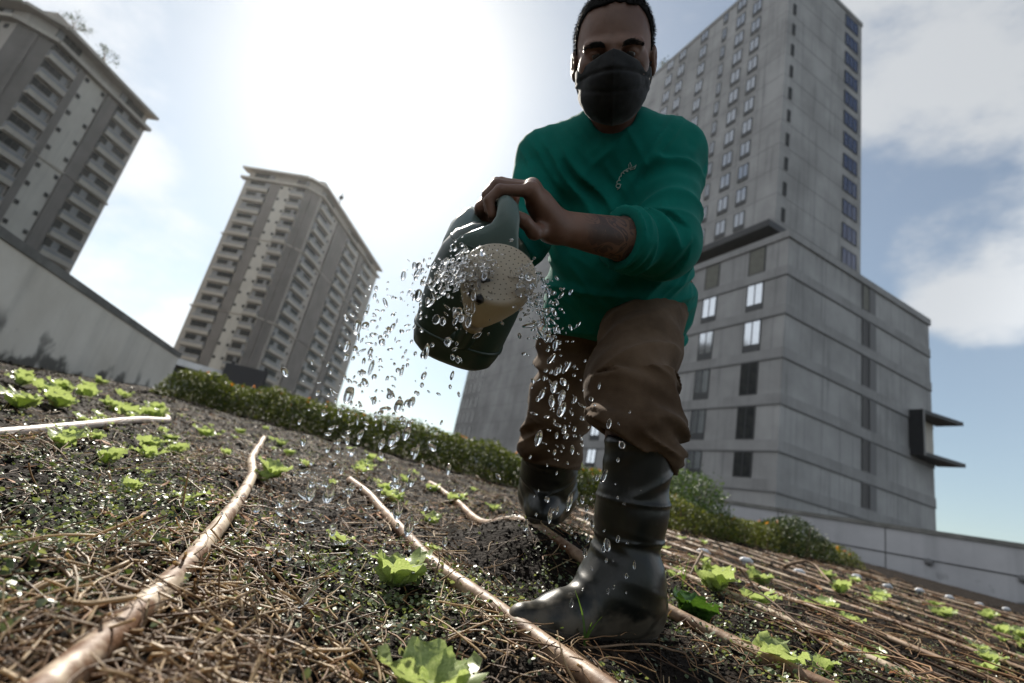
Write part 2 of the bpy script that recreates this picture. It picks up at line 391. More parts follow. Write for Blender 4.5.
def build_ground():
    n = 760
    s = np.linspace(-1, 1, n)
    ax = .55*np.sinh(s*6.85); ay = .55*np.sinh(s*6.85)+.9
    X, Y = np.meshgrid(ax, ay, indexing='ij')
    Z = ground_z(X, Y)
    v = np.stack([X, Y, Z], -1).reshape(-1, 3)
    i = np.arange(n-1)[:, None]*n+np.arange(n-1)[None, :]
    f = np.stack([i, i+n, i+n+1, i+1], -1).reshape(-1, 4)
    o = mk('ground', v, f, M['soil']); setp(o, kind='structure')
    o['label'] = 'dark damp soil of the sloping roof vegetable bed'
build_ground()
def gz(x, y): return float(ground_z(np.array([x]), np.array([y]))[0])
def scatter(n, rmin, rmax, half=66):
    r = np.exp(rng.uniform(math.log(rmin), math.log(rmax), n)); th = np.radians(rng.uniform(-half, half, n))
    return r*np.sin(th), r*np.cos(th)

def haze():
    o = MB().box((0, 0, 34), (275, 275, 36)).build('haze', None); o.data.materials.clear()
    m = bpy.data.materials.new('haze'); m.use_nodes = True; t = m.node_tree; t.nodes.clear()
    v_ = N('ShaderNodeVolumePrincipled', t); v_.inputs['Density'].default_value = HAZE; v_.inputs['Anisotropy'].default_value = .72; v_.inputs['Color'].default_value = (.93, .95, .97, 1)
    ou = N('ShaderNodeOutputMaterial', t); lk(t, v_.outputs[0], ou.inputs['Volume']); o.data.materials.append(m); setp(o, 'thin bright haze added for lens glare towards the sun', kind='stuff')
haze()
# ---------------------------------------------------------------- parapets, walls beyond
def wall(name, a, b, zt, thick, mat, label, cat, zb=-.6, cop=None, joints=(), groove=True, pipe=None):
    a = np.array(a, float); b = np.array(b, float); d = unit(np.r_[b-a, 0]); nrm = np.array([d[1], -d[0], 0]); L = np.linalg.norm(b-a)
    root = empty(name, (a[0], a[1], 0), label, cat)
    c = np.r_[(a+b)/2, (zt-.09+zb)/2]-nrm*thick/2
    mb = MB(); mb.box(c, (L/2, thick/2, (zt-.09-zb)/2), (d, nrm, (0, 0, 1))); mb.build('wall_face', mat, root, world=True)
    mb = MB(); mb.box(np.r_[(a+b)/2, zt-.045]-nrm*(thick/2-.01), (L/2+.02, thick/2+.03, .045), (d, nrm, (0, 0, 1))); mb.build('coping', cop or M['coping'], root, world=True)
    if groove:
        mb = MB(); g = np.r_[(a+b)/2, zt-groove]; mb.box(g+nrm*.006, (L/2, .008, .011), (d, nrm, (0, 0, 1))); mb.build('cable', M['groove'], root, world=True)
    for j in joints:
        mb = MB(); mb.box(np.r_[a+(b-a)*j, (zt-.09+zb)/2]+nrm*.001, (.014, .004, (zt-.1-zb)/2), (d, nrm, (0, 0, 1)))
        mb.build('joint_strip', M['joint'], root, world=True)
    return root, d, nrm
WZ = 1.59
dl = unit(WL1-WL0)
rt, d_, n_ = wall('parapet_wall', WL1, WL1-dl*14, WZ, .22, M['wall_left'], 'stained pale parapet wall behind the lettuces at the foot of the nearest tower', 'wall', joints=(.065, .26, .46, .66), groove=.52)
q = np.r_[WL1-dl*3.95, WZ-.56]+n_*.03
mb = MB(); mb.tube([q-n_*.05, q+n_*.05], .05, 12); mb.tube([q+n_*.05, q+n_*.08-np.array([0, 0, .05])], .035, 10); mb.build('drain_outlet', M['coping'], rt, True, True)
BK0, BK1 = np.array([-13., 13.25]), np.array([6.5, 14.98])
wall('parapet_wall', BK0, BK1, WZ, .22, M['wall_right'], 'low far parapet wall showing as a thin strip above the marigold hedge', 'wall', groove=False)
RT0, RT1 = np.array([6.45, 14.95]), np.array([14.2, 5.9])
rt, d_, n_ = wall('parapet_wall', RT0, RT0+(RT1-RT0)*1.6, WZ, .22, M['wall_right'], 'grey parapet wall below the concrete block with a cable along it', 'wall', joints=(.1, .22, .34, .46, .58, .7), groove=.62)
for k in (.26, .335):
    q = np.r_[RT0+(RT1-RT0)*1.6*k, WZ-.66]
    mb = MB(); mb.tube([q-n_*.02, q+n_*.05], .075, 14); mb.build('drain_outlet', M['joint'], rt, True, True)
# low dark shed with a pale roof, and a black panel, beyond the far parapet
def lowshed():
    a = V(168, 352, 14.5); b = V(236, 383, 15.6)
    a[2] = b[2] = 1.5
    d = unit((b-a)*[1, 1, 0]); nn = np.array([d[1], -d[0], 0]); L = np.linalg.norm((b-a)[:2])
    root = empty('roof_shed', (a[0], a[1], 0), 'low dark shed with a pale flat roof beside the end of the stained wall', 'shed')
    top = V(200, 368, 15)[2]
    c = (a+b)/2; c[2] = (top-.6)/2-.1
    MB().box(c-nn*1, (L/2+.2, 1, (top+.6)/2-.1), (d, nn, (0, 0, 1))).build('shed_body', M['dark_panel'], root, world=True)
    c2 = c.copy(); c2[2] = top-.02
    MB().box(c2-nn*.95, (L/2+.35, 1.15, .09), (d, nn, (0, 0, 1))).build('roof', M['pale_roof_sky_panes'], root, world=True)
lowshed()
def panel():
    a = V(222, 376, 15.0); b = V(263, 386, 15.0); c = (a+b)/2
    d = unit((b-a)*[1, 1, 0]); nn = np.array([d[1], -d[0], 0])
    root = empty('black_panel', (c[0], c[1], 0), 'black board standing above the far parapet in front of the middle tower', 'panel')
    zt = V(240, 365, 15)[2]
    MB().box((c[0], c[1], (zt+.9)/2), (.62, .05, (zt-.9)/2), (d, nn, (0, 0, 1))).build('board', M['dark_panel'], root, world=True)
    for s in (-.5, .5):
        p = c+d*s; MB().box((p[0]-nn[0]*.1, p[1]-nn[1]*.1, (zt-.2)/2-.1), (.03, .04, (zt-.2)/2+.4), (d, nn, (0, 0, 1))).build('post', M['dark_metal'], root, world=True)
panel()

# ------------------------------------------------------------------ buildings
class Fac:
    """a facade: origin P, along d (horizontal unit), outward normal n"""
    def __init__(s, P, d, n): s.P = np.array([P[0], P[1], 0.]); s.d = np.array(d); s.n = np.array(n); s.ax = (s.d, s.n, np.array([0, 0, 1.]))
    def at(s, t, z, o=0.): return s.P+s.d*t+s.n*o+np.array([0, 0, z])
    def slab(s, mb, t0, t1, z0, z1, o0, o1, m=0): return mb.box(s.at((t0+t1)/2, (z0+z1)/2, (o0+o1)/2), ((t1-t0)/2, (o1-o0)/2, (z1-z0)/2), s.ax, m)
def window_mesh(wd, ht, panes=2, gl=0, depth=.12, tr=0.0, key={}):
    """one window, local: x along, y outward, z up, centre bottom; frame material 0, glass 1 (or 2 for lower pane)"""
    k = (wd, ht, panes, gl, tr)
    if k in key: return key[k]
    mb = MB(); fr = .06
    mb.box((0, .02, ht/2), (wd/2, .03, ht/2), m=1)
    for sx in (-1, 1): mb.box((sx*(wd/2-fr/2), .035, ht/2), (fr/2, .05, ht/2), m=0)
    for z in (fr/2, ht-fr/2): mb.box((0, .035, z), (wd/2-fr, .048, fr/2), m=0)
    for i in range(1, panes): mb.box((-wd/2+wd*i/panes, .035, ht/2), (fr/2, .045, ht/2-fr), m=0)
    if tr: mb.box((0, .037, ht*tr/2+fr), (wd/2-fr, .028, ht*tr/2), m=2)
    me = bpy.data.meshes.new('window'); me.from_pydata([tuple(v) for v in mb.v], [], mb.f)
    for mm in (M['frame_dark'], M[gl], M['frame_dark']): me.materials.append(mm)
    me.polygons.foreach_set('material_index', np.array(mb.m, np.int32)); me.update()
    key[k] = me; return me
def put(me, name, F, t, z, o, root):
    ob = bpy.data.objects.new(name, me); COL.objects.link(ob)
    mtx = Matrix(((F.d[0], F.n[0], 0, 0), (F.d[1], F.n[1], 0, 0), (0, 0, 1, 0), (0, 0, 0, 1)))
    p = F.at(t, z, o)-np.array(root.location); mtx.translation = Vector(p)
    ob.parent = root; ob.matrix_local = mtx; return ob
YAW = R(64.81)
dR = np.array([math.sin(YAW), math.cos(YAW), 0]); dL = np.array([-math.cos(YAW), math.sin(YAW), 0])
nR = np.array([dR[1], -dR[0], 0]); nL = np.array([-dL[1], dL[0], 0])
P0 = np.array([18.385, 32.684, 0])
def concrete_block():
    root = empty('concrete_block', P0, 'grey concrete block with dark bands and tall windows behind the right parapet', 'building')
    top = 23.6; Ll, Lr = 26., 19.7
    A = P0+dR*Lr; B = A+dL*Ll; Cc = P0+dL*Ll
    mb = MB(); mb.prism([p[:2] for p in (P0, A, B, Cc)], -.6, top-.6); mb.build('wall', M['conc_left'], root, world=True)
    FR, FL = Fac(P0, dR, nR), Fac(P0, dL, nL)
    mb = MB()
    FR.slab(mb, -.14, Lr+.14, top-.6, top, -.5, .14); FL.slab(mb, .5, Ll, top-.6, top, -.5, .14)
    mb.build('coping', M['conc_band'], root, world=True)
    lows = (20.0, 16.9, 13.6, 10.3, 7.1, 4.5, 1.2)
    for z in lows:
        mb = MB(); FR.slab(mb, -.07, Lr, z, z+.72, -.1, .07); FL.slab(mb, .10, Ll, z, z+.72, -.1, .07)
        FR.slab(mb, -.09, Lr, z-.09, z-.003, -.1, .09, 1); FL.slab(mb, .12, Ll, z-.09, z-.003, -.1, .09, 1)
        mb.build('band_course', [M['conc_band'], M['joint']], root, world=True)
    edges = [(20.72, 22.99)]+[(lows[i+1]+.72, lows[i]-.09) for i in range(len(lows)-1)]
    for z0, z1 in edges:
        for t in (4.6, 13.6): MBX = MB(); FR.slab(MBX, t-.014, t+.014, z0, z1, -.02, .006); MBX.build('panel_joint', M['joint'], root, world=True)
    # left face: tall windows between the bands
    lite = {0: ('louvre', 'louvre'), 1: ('glass_block', 'glass_block'), 2: ('glass_block', 'glass_block'), 3: ('glass_dark', 'glass_block'), 4: ('glass_dark', 'glass_block'), 5: ('glass_dark', 'glass_block')}
    for r, (z0, z1) in enumerate(edges[:6]):
        for c, t in enumerate((2.55, 6.85, 11.1, 15.4, 19.7)):
            gl = lite[r][min(c, 1)]
            put(window_mesh(1.42, round(z1-z0-.04, 2), 1 if gl == 'louvre' else 2, gl, tr=.2 if gl == 'glass_block' else 0), 'window', FL, t, z0+.02, .0, root)
    # right face: one column of dark slots
    for r, (z0, z1) in enumerate(edges[:6]):
        gl = 'louvre' if r == 0 else 'dark_panel'
        put(window_mesh(.95, round(z1-z0-.04, 2), 1, gl), 'window', FR, 9.85, z0+.02, .0, root)
    mb = MB()
    FR.slab(mb, 10.45, 11.25, 0, top-.6, .0, .05); mb.build('pilaster', M['joint'], root, world=True)
    # the dark metal bay with fins that stick out past the corner
    mb = MB(); z0, z1 = 10.5, 14.2
    FR.slab(mb, 15.9, 16.2, z0, z1, 0, 1.05)
    for zz in (z0, z1-.3):
        pl = [FR.at(16.2, 0, 0), FR.at(20.3, 0, 0), FR.at(20.3, 0, 1.9), FR.at(16.2, 0, 1.05)]; mb.prism([q[:2] for q in pl][::-1], zz, zz+.3)
    mb.build('bay_frame', M['dark_metal'], root, world=True)
    mb = MB(); FR.slab(mb, 16.2, 19.5, z0+.35, z1-.35, 0, .12); mb.build('bay_wall', M['twr_light'], root, world=True)
    # roof pavilion with a dark overhanging roof
    F2 = Fac(P0+dR*3.2+dL*4.6, dL, nL)
    mb = MB(); F2.slab(mb, 0, 15, top-.6, top+2.4, -5, 0); mb.build('pavilion_wall', M['louvre'], root, world=True)
    mb = MB(); F2.slab(mb, -1.7, 16.5, top+2.4, top+3.0, -6, 1.7); F2.slab(mb, -1.5, 16.3, top+3.0, top+3.2, -5.8, 1.5); mb.build('pavilion_roof', M['dark_metal'], root, world=True)
    return root
concrete_block()
def hotel():
    PT = np.array([20.19, 38.25, 0.])
    root = empty('high_rise', PT, 'tall grey concrete tower with small windows rising behind the man', 'building')
    top = 61.0; Ll, Lr = 63.9, 12.95; st = 2.75
    A = PT+dR*Lr; B = A+dL*Ll; Cc = PT+dL*Ll
    MB().prism([p[:2] for p in (PT, A, B, Cc)], -.6, top).build('wall', M['conc_left'], root, world=True)
    FR, FL = Fac(PT, dR, nR), Fac(PT, dL, nL)
    mb = MB(); FR.slab(mb, -.1, Lr+.1, top-.25, top+.3, -.4, .1); FL.slab(mb, .4, Ll, top-.25, top+.3, -.4, .1); mb.build('coping', M['conc_band'], root, world=True)
    z0 = 53.55
    rows = [z0+st*k for k in range(-18, 3)]
    for z in rows+[rows[0]-st*k for k in (1, 2)]:
        for F_, L_ in ((FL, Ll), (FR, Lr)): F_.slab(MBX := MB(), .05, L_, z-.41, z-.37, -.05, .012); MBX.build('panel_joint', M['joint'], root, world=True)
    for t in (2.2, 9.9, 13.6, 22, 30, 38, 46, 54):
        MBX = MB(); FL.slab(MBX, t-.02, t+.02, 0, top-.3, -.05, .010); MBX.build('panel_joint', M['joint'], root, world=True)
    cnt = 0
    for k, z in enumerate(rows):
        for t, wd in ((3.8, 1.15), (5.95, 1.2), (8.2, .62), (11.4, 1.1), (15.0, 1.15), (17.2, 1.2), (23.5, 1.2), (31.5, 1.2)):
            if z < 27 and t < 12 and False: continue
            if t > 12 and z < 33: continue
            if z < 24: continue
            put(window_mesh(wd, 1.95, 2, 'glass_sky', tr=.22), 'window', FL, t, z, .0, root); cnt += 1
    for k, z in enumerate(rows):
        if z < 24: continue
        put(window_mesh(.42, 1.35, 1, 'glass_dark'), 'slot_window', FR, 1.0, z-.2, .0, root)
        put(window_mesh(2.35, 1.75, 3, 'glass_blue'), 'blue_window', FR, 10.95, z-.5, .0, root)
    # narrow slit windows low at the far end, sky reflection painted as pale panes
    for k in range(6):
        for t in (56.4, 58.6, 60.6, 62.5):
            put(window_mesh(.7, 2.1, 1, 'pale_roof_sky_panes'), 'slit_window', FL, t, 9.3+2.75*k, .0, root)
    return root, FL
_hr, FLh = hotel()

AZB = R(6.5)
dB = np.array([math.sin(AZB), math.cos(AZB), 0]); dA = np.array([-math.cos(AZB), math.sin(AZB), 0])
nB = np.array([dB[1], -dB[0], 0]); nA = np.array([-dA[1], dA[0], 0])
def balcony_mesh(wd, ht=1.0, key={}):
    k = wd
    if k in key: return key[k]
    mb = MB()
    mb.box((0, .30, -.14), (wd/2, .30, .14), m=0)                 # slab
    mb.box((0, .55, .2), (wd/2, .05, .20), m=0)                 # low upstand
    mb.box((0, .55, .70), (wd/2-.03, .03, .30), m=1)             # glass rail
    mb.box((0, .55, 1.03), (wd/2, .045, .035), m=0)
    for sx in (-1, 1): mb.box((sx*(wd/2-.04), .27, .45), (.035, .23, .5), m=1)
    me = bpy.data.meshes.new('balcony'); me.from_pydata([tuple(v) for v in mb.v], [], mb.f)
    for mm in (M['twr_trim'], M['rail_glass']): me.materials.append(mm)
    me.polygons.foreach_set('material_index', np.array(mb.m, np.int32)); me.update(); key[k] = me; return me
def door_mesh(wd, var, key={}):
    k = (wd, var)
    if k in key: return key[k]
    mb = MB(); h = 2.2
    mb.box((0, -.02, h/2+.2), (wd/2-.1, .05, h/2), m=0)
    n = 4
    for i in range(n):
        x0 = -wd/2+.15+(wd-.3)*i/n; w_ = (wd-.3)/n
        mb.box((x0+w_/2, .02, h/2+.2), (w_/2-.04, .03, h/2-.08), m=1 if (i+var*2) % 5 else 2)
    me = bpy.data.meshes.new('balcony_door'); me.from_pydata([tuple(v) for v in mb.v], [], mb.f)
    for mm in (M['recess'], M['glass_dark'], M['rail_glass']): me.materials.append(mm)
    me.polygons.foreach_set('material_index', np.array(mb.m, np.int32)); me.update(); key[k] = me; return me
def apartment(Q, LA, LB, top, st, zmin, fa, fb, label, name='apartment_tower', ch=2.6, notch=None, caps=()):
    """Q: meeting point of the two cornice lines; face A runs along dA, face B along dB, a chamfered dark corner between"""
    Q = np.array([Q[0], Q[1], 0.]); root = empty(name, Q, label, 'building')
    a0 = Q+dA*ch; b0 = Q+dB*ch
    aE = Q+dA*LA; bE = Q+dB*LB; far = aE+dB*LB
    poly = [p[:2] for p in (a0, b0, bE, far, aE)]
    MB().prism(poly, -.6, top-2.2).build('wall', M['twr_wall'], root, world=True)
    FA, FB = Fac(Q, dA, nA), Fac(Q, dB, nB)
    dC = unit(b0-a0); nC = np.array([dC[1], -dC[0], 0]); LC = np.linalg.norm(b0-a0); FC = Fac(a0, dC, nC)
    mb = MB(); FC.slab(mb, 0, LC, -.6, top-2.4, -.2, .05); FC.slab(mb, LC*.42, LC*.58, -.6, top-2.4, 0, .25); mb.build('corner_strip', M['twr_dark'], root, world=True)
    floors = [top-2.2-st*(k+1) for k in range(40) if top-2.2-st*(k+1) > zmin]
    courses = [top-2.35]+[top-2.35-st*k for k in (5, 11, 17)]
    for ci, z in enumerate(courses):
        ov = .9 if ci == 0 else .3; h = .5 if ci == 0 else .32
        mb = MB()
        FA.slab(mb, ch, LA+ov, z-h, z, -.3, ov); FB.slab(mb, ch, LB+ov*.3, z-h, z, -.3, ov); FC.slab(mb, -ov*.4, LC+ov*.4, z-h-.006, z-.006, -.3, ov*.8)
        mb.build('cornice', M['twr_trim'], root, world=True)
    mb = MB()   # attic storey, then the crowning slab
    pin = [p[:2] for p in (a0+dB*.5, b0-nB*.5, bE-nB*.5, far, aE+dB*.5)]
    mb.prism(pin, top-2.3, top-.3, 0); mb.build('attic', M['twr_wall'], root, world=True)
    mb = MB(); FA.slab(mb, ch, LA+1.2, top-.42, top, -1.2, 1.1); FB.slab(mb, ch, LB+.4, top-.42, top, -1.2, 1.1); FC.slab(mb, -.3, LC+.3, top-.428, top-.006, -1.2, .9)
    mb.prism([p[:2] for p in (a0+dB*1.1, b0-nB*1.1, bE-nB*1.1, far, aE+dB*1.1)], top-.35, top-.02)
    mb.build('roof', M['twr_trim'], root, world=True)
    for t0, t1, h, dep in caps:
        mb = MB(); FB.slab(mb, t0, t1, top, top+h, -dep, -1.2); mb.build('roof_housing', M['twr_wall'], root, world=True)
    bal, win = [], []
    for F, spec in ((FA, fa), (FB, fb)):
        for kind, t0, t1 in spec:
            tm, wd = (t0+t1)/2, round(t1-t0, 2)
            if kind in ('dark', 'light'):
                mb = MB(); F.slab(mb, t0, t1, -.6, top-2.9, -.2, .12 if kind == 'light' else .3); mb.build('pilaster' if kind == 'dark' else 'pale_strip', M['twr_dark' if kind == 'dark' else 'twr_light'], root, world=True)
                if kind == 'light':
                    for z in floors:
                        for tt in (t0+.45, t1-.45): win.append((F, tt, z+1.2, .125))
            elif kind == 'bal':
                for z in floors: bal.append((F, tm, z, wd))
                for z in (top-2.2,): put(door_mesh(round(wd, 2), 0), 'attic_window', F, tm, z-.1, -.45, root)
            elif kind == 'small':
                for z in floors: win.append((F, tm, z+1.2, .02))
    bal.sort(key=lambda b: -b[2]); win.sort(key=lambda b: -b[2])
    for i, (F, t, z, wd) in enumerate(bal[:100]):
        b = put(balcony_mesh(wd), 'balcony', F, t, z, 0, root)
        g = bpy.data.objects.new('balcony_door', door_mesh(wd, (i*7) % 3)); COL.objects.link(g); g.parent = b; g.matrix_local = Matrix.Identity(4)
    for F, t, z, o in win[:100]: put(window_mesh(.55, .6, 1, 'glass_dark'), 'small_window', F, t, z, o, root)
    return root, FA, FB
# middle tower
D = 1.15
rootM, FAm, FBm = apartment((-44.08*D+.3, 89.76*D, 0), 14.0*D+1.2, 39.5*D, 60.0, 2.9, 9.0,
    [('bal', 9.5*D, 14.0*D), ('dark', 7.43*D, 9.33*D), ('light', 4.97*D, 7.43*D), ('bal', 2.4, 4.9*D)],
    [('bal', 3.2, 10.2), ('small', 10.8, 12.0), ('dark', 12.8, 19.2), ('bal', 20.0, 27.5), ('small', 27.8, 29.2), ('dark', 29.5, 32.5), ('bal', 33.0, 40.5)],
    'middle beige apartment tower with balconies standing left of the watering can', ch=2.3, caps=((4, 15, 2.2, 9), (24, 34, 1.0, 9)))
G = 1.45
rootL, FAl, FBl = apartment((-46.9*G, 37.6*G, 0), 16, 13.1*G, 47.6, 2.9, 11.0,
    [('small', 3.4, 4.4), ('bal', 5.0, 10.5), ('dark', 11, 13)],
    [('bal', 2.5, 4.35*G), ('dark', 4.45*G, 5.2*G), ('light', 5.25*G, 7.75*G), ('dark', 7.8*G, 9.1*G), ('bal', 9.2*G, 12.6*G)],
    'dark apartment tower cut by the photo edge above the stained wall', ch=2.6, caps=((2, 9, 1.6, 8),))

# ------------------------------------------------------------------ leaves
def leaf_cloud(pts, size, aspect=.55, upbias=.3):
    """pts (N,3) -> quads (two bent triangles each) of random direction"""
    n = len(pts)
    a = rng.normal(size=(n, 3)); a[:, 2] = a[:, 2]*.6+upbias; a /= np.linalg.norm(a, axis=1, keepdims=True)
    b = np.cross(a, rng.normal(size=(n, 3))); b /= np.linalg.norm(b, axis=1, keepdims=True)
    c = np.cross(a, b)
    s = (size*rng.uniform(.6, 1.35, n))[:, None]
    v = np.stack([pts, pts+a*s*.5+b*s*aspect*.5, pts+a*s+c*s*.12, pts+a*s*.5-b*s*aspect*.5], 1).reshape(-1, 3)
    f = np.arange(n*4).reshape(-1, 4)
    return v, f
def hedge(name, p0, p1, height, depth, n, mat, label, cat, flowers=0, leaf=.022, lump=.35, fmat='flower', seed=1):
    p0 = np.array(p0, float); p1 = np.array(p1, float); L = np.linalg.norm(p1-p0); d = (p1-p0)/L; nr = np.array([d[1], -d[0]])
    root = empty(name, (*p0, gz(*p0)), label, cat)
    def topz(s, q): # uneven top and sides
        P = np.stack([s*3.1, q*3+seed*3.3, s*0], -1)
        return height*(.80+.75*(fbm(P, 3, seed)-.18))*np.sqrt(np.clip(1-(np.abs(q)/(depth/2*1.08))**2.4, 0, 1))*sstep(0, .22, s)*sstep(0, .22, L-s)**.6
    s = rng.uniform(0, L, n); q = rng.uniform(-depth/2, depth/2, n); h = topz(s, q)
    z = h*(1-rng.uniform(0, 1, n)**1.7*.98)
    xy = p0[None]+d[None]*s[:, None]+nr[None]*q[:, None]
    # sprigs that stick out
    k = rng.random(n) < .07; z[k] += rng.uniform(0, .35, k.sum())*height*lump
    pts = np.column_stack([xy, ground_z(xy[:, 0], xy[:, 1])+z])
    v, f = leaf_cloud(pts, leaf)
    v = v-np.array(root.location); mk('foliage', v, f, mat, root, False)
    m2 = int(L*26)
    s2 = rng.uniform(.1, L-.1, m2); q2 = rng.uniform(-.32*depth, .32*depth, m2); h2 = np.maximum(topz(s2, q2), .03)*.9
    xy2 = p0[None]+d[None]*s2[:, None]+nr[None]*q2[:, None]; g2 = ground_z(xy2[:, 0], xy2[:, 1])
    tt = np.linspace(0, 1, 4)[None, :, None]
    base = np.column_stack([xy2, g2-.02])[:, None, :]; tip = np.column_stack([xy2+rng.normal(0, .04, (m2, 2)), g2+h2])[:, None, :]
    v, f = tubes_np(base+(tip-base)*tt, np.full(m2, .005), 4); mk('stems', v-np.array(root.location), f, M['twig'], root, True)
    if flowers:
        s3 = rng.uniform(.1, L-.1, flowers); q3 = rng.uniform(-depth*.5, depth*.3, flowers)
        xy3 = p0[None]+d[None]*s3[:, None]+nr[None]*q3[:, None]
        z3 = topz(s3, q3)+rng.uniform(-.03, .03, flowers)
        ok = z3 > .1*height
        c3 = np.column_stack([xy3, ground_z(xy3[:, 0], xy3[:, 1])+z3])[ok]
        pts = np.repeat(c3, 12, 0)+rng.normal(0, .004, (len(c3)*12, 3)); v, f = leaf_cloud(pts, .020, .7, .1)
        mk('flowers', v-np.array(root.location), f, M[fmat], root, False)
    return root
hedge('flower_hedge', (-4.3, 6.95), (1.9, 5.45), .37, .62, 44000, M['hedge'], 'long low marigold hedge running behind the man and water drops', 'hedge', 70, .034, seed=2)
hedge('flower_border', (1.75, 5.25), (3.9, 6.65), .28, .55, 11000, M['hedge_yellow'], 'yellowish marigold border right of the front boot below the parapet', 'hedge', 16, .026, seed=4)
hedge('green_shrub', (3.35, 6.35), (4.45, 6.85), .36, .7, 7000, M['hedge_dark'], 'rounded dark green shrub between the marigold border and its orange end', 'shrub', 0, .03, seed=6)
hedge('flower_border', (4.3, 6.85), (5.3, 7.5), .25, .5, 4500, M['hedge_yellow'], 'short marigold clump ending the border against the grey parapet', 'hedge', 6, .026, seed=8)
hedge('leafy_bush', (1.75, 6.0), (2.9, 6.45), .54, .8, 9000, M['bush'], 'fresh green bush beside the front boot under the block windows', 'bush', 0, .035, .9, seed=9)

def roof_tree(c, h, seed, label):
    r = np.random.default_rng(seed); root = empty('roof_tree', c, label, 'tree', 'trees on the roof of the dark tower')
    mb = MB(); tips = []
    mb.tube([(0, 0, -.1), (.05, 0, h*.3), (.0, .05, h*.55)], [.09, .07, .05], 6)
    for k in range(9):
        a = r.uniform(0, 6.28); e = r.uniform(.2, 1.1); L = h*r.uniform(.3, .55); z = h*r.uniform(.25, .55)
        tip = np.array([math.cos(a)*math.cos(e)*L, math.sin(a)*math.cos(e)*L, z+math.sin(e)*L]); mb.tube([(0, 0, z), tip*.5+np.array([0, 0, z*.5+.1]), tip], [.045, .03, .012], 5); tips.append(tip)
    mb.build('trunk', M['twig'], root, True)
    pts = np.concatenate([t[None]+r.normal(0, .26, (34, 3)) for t in tips]); v, f = leaf_cloud(pts, .26, .5)
    mk('crown', v, f, M['hedge_dark'], root, False)
for (tb, o, h, sd_, lb) in ((4.3, -1.3, 3.9, 3, 'sparse tree on the upper roof corner of the dark tower'), (9.8, -1.5, 4.3, 5, 'sparse tree lower along the roof edge of the dark tower')):
    p = FBl.at(tb, 47.6, o); roof_tree(p, h, sd_, lb)
p = FLh.at(19.5, 61.2, -.8); roof_tree(p, 2.2, 8, 'small bush on the roof edge of the grey tower by the mask')
def antenna():
    p = FBm.at(13.5, 62.1, -1.6)
    root = empty('roof_antenna', p, 'thin antenna on the roof of the middle tower', 'antenna')
    MB().tube([(0, 0, 0), (0, 0, 3.6)], .12, 6).build('mast', M['dark_metal'], root)
    MB().box((0, 0, 2.2), (.5, .12, .5)).build('aerial', M['dark_metal'], root)
antenna()

# ------------------------------------------------------------------ bed: clods, mulch, leaves
def clods():
    n = 90000
    x, y = scatter(n, .32, 9); z = ground_z(x, y)
    r = np.hypot(x, y); s = np.minimum(rng.lognormal(math.log(.0030), .5, n)*np.clip(.7+r*.32, .7, 3.0), .0035+.0040*r)
    base = np.array([[1, 0, 0], [-1, 0, 0], [0, 1, 0], [0, -1, 0], [0, 0, 1], [0, 0, -1.]])
    jit = base[None]*(1+rng.normal(0, .28, (n, 6, 1)))+rng.normal(0, .2, (n, 6, 3))
    v = jit*s[:, None, None]; v[..., 2] *= .6
    v = v+np.stack([x, y, z+s*.25], -1)[:, None, :]
    fo = np.array([(0, 2, 4), (2, 1, 4), (1, 3, 4), (3, 0, 4), (2, 0, 5), (1, 2, 5), (3, 1, 5), (0, 3, 5)])
    f = (np.arange(n)*6)[:, None, None]+fo[None]
    o = mk('soil_crumbs', v.reshape(-1, 3), f.reshape(-1, 3), M['clod'], None, False)
    setp(o, 'dark crumbs of damp soil covering the bed', 'soil', kind='stuff')
clods()
def strands(name, n, rmin, rmax, lmin, lmax, rad, mat, label, cat, weight, lift=.02, wig=.25, align=.0, half=66):
    x, y = scatter(n*6, rmin, rmax, half)
    wt = weight(x, y); keep_ = rng.random(len(x)) < wt; x, y = x[keep_][:n], y[keep_][:n]; n = len(x)
    ang = rng.uniform(0, 2*np.pi, n); al = rng.random(n) < align; ang[al] = math.atan2(EROW[1], EROW[0])+rng.normal(0, .22, al.sum())
    L = rng.uniform(lmin, lmax, n); S = 7; t = np.linspace(-.5, .5, S)
    curv = rng.normal(0, wig, n)*6
    th = ang[:, None]+curv[:, None]*t[None]*L[:, None]*8+np.where(rng.random((n, S)) < .12, rng.normal(0, .6, (n, S)), 0).cumsum(1)+rng.normal(0, .12, (n, S)).cumsum(1)
    ds = L[:, None]/(S-1); px = x[:, None]+np.cumsum(np.cos(th)*ds, 1); py = y[:, None]+np.cumsum(np.sin(th)*ds, 1)
    h0 = rng.uniform(.0, lift, n); tilt = rng.normal(0, lift*1.1, n)
    g = ground_z(px, py, True)
    # a stalk is stiff: it follows the mean ground, lifted so that it lies on, not in, the soil
    gl = g.mean(1)[:, None]+(g[:, -1]-g[:, 0])[:, None]*t[None]
    pz = gl+h0[:, None]+tilt[:, None]*t[None]+np.maximum(rng.normal(0, .3, n), 0)[:, None]*L[:, None]*(.25-t[None]**2)*.6+.003
    v, f = tubes_np(np.stack([px, py, pz], -1), rad*rng.uniform(.55, 1.5, n), 4)
    o = mk(name, v, f, mat, None, True); setp(o, label, cat, kind='stuff'); return o
def uu(x, y): return x*NROW[0]+y*NROW[1]
def vv(x, y): return x*EROW[0]+y*EROW[1]
PIPES_U = np.array([-1.05, -.55, 0.0, .43, .93, 1.47, 1.95, 2.42, 2.9, 3.4, 3.9, 4.4, 4.95, 5.5, 6.1])
def near_row(x, y, wdt): return np.exp(-(np.min(np.abs(uu(x, y)[..., None]-PIPES_U), -1)/wdt)**2)
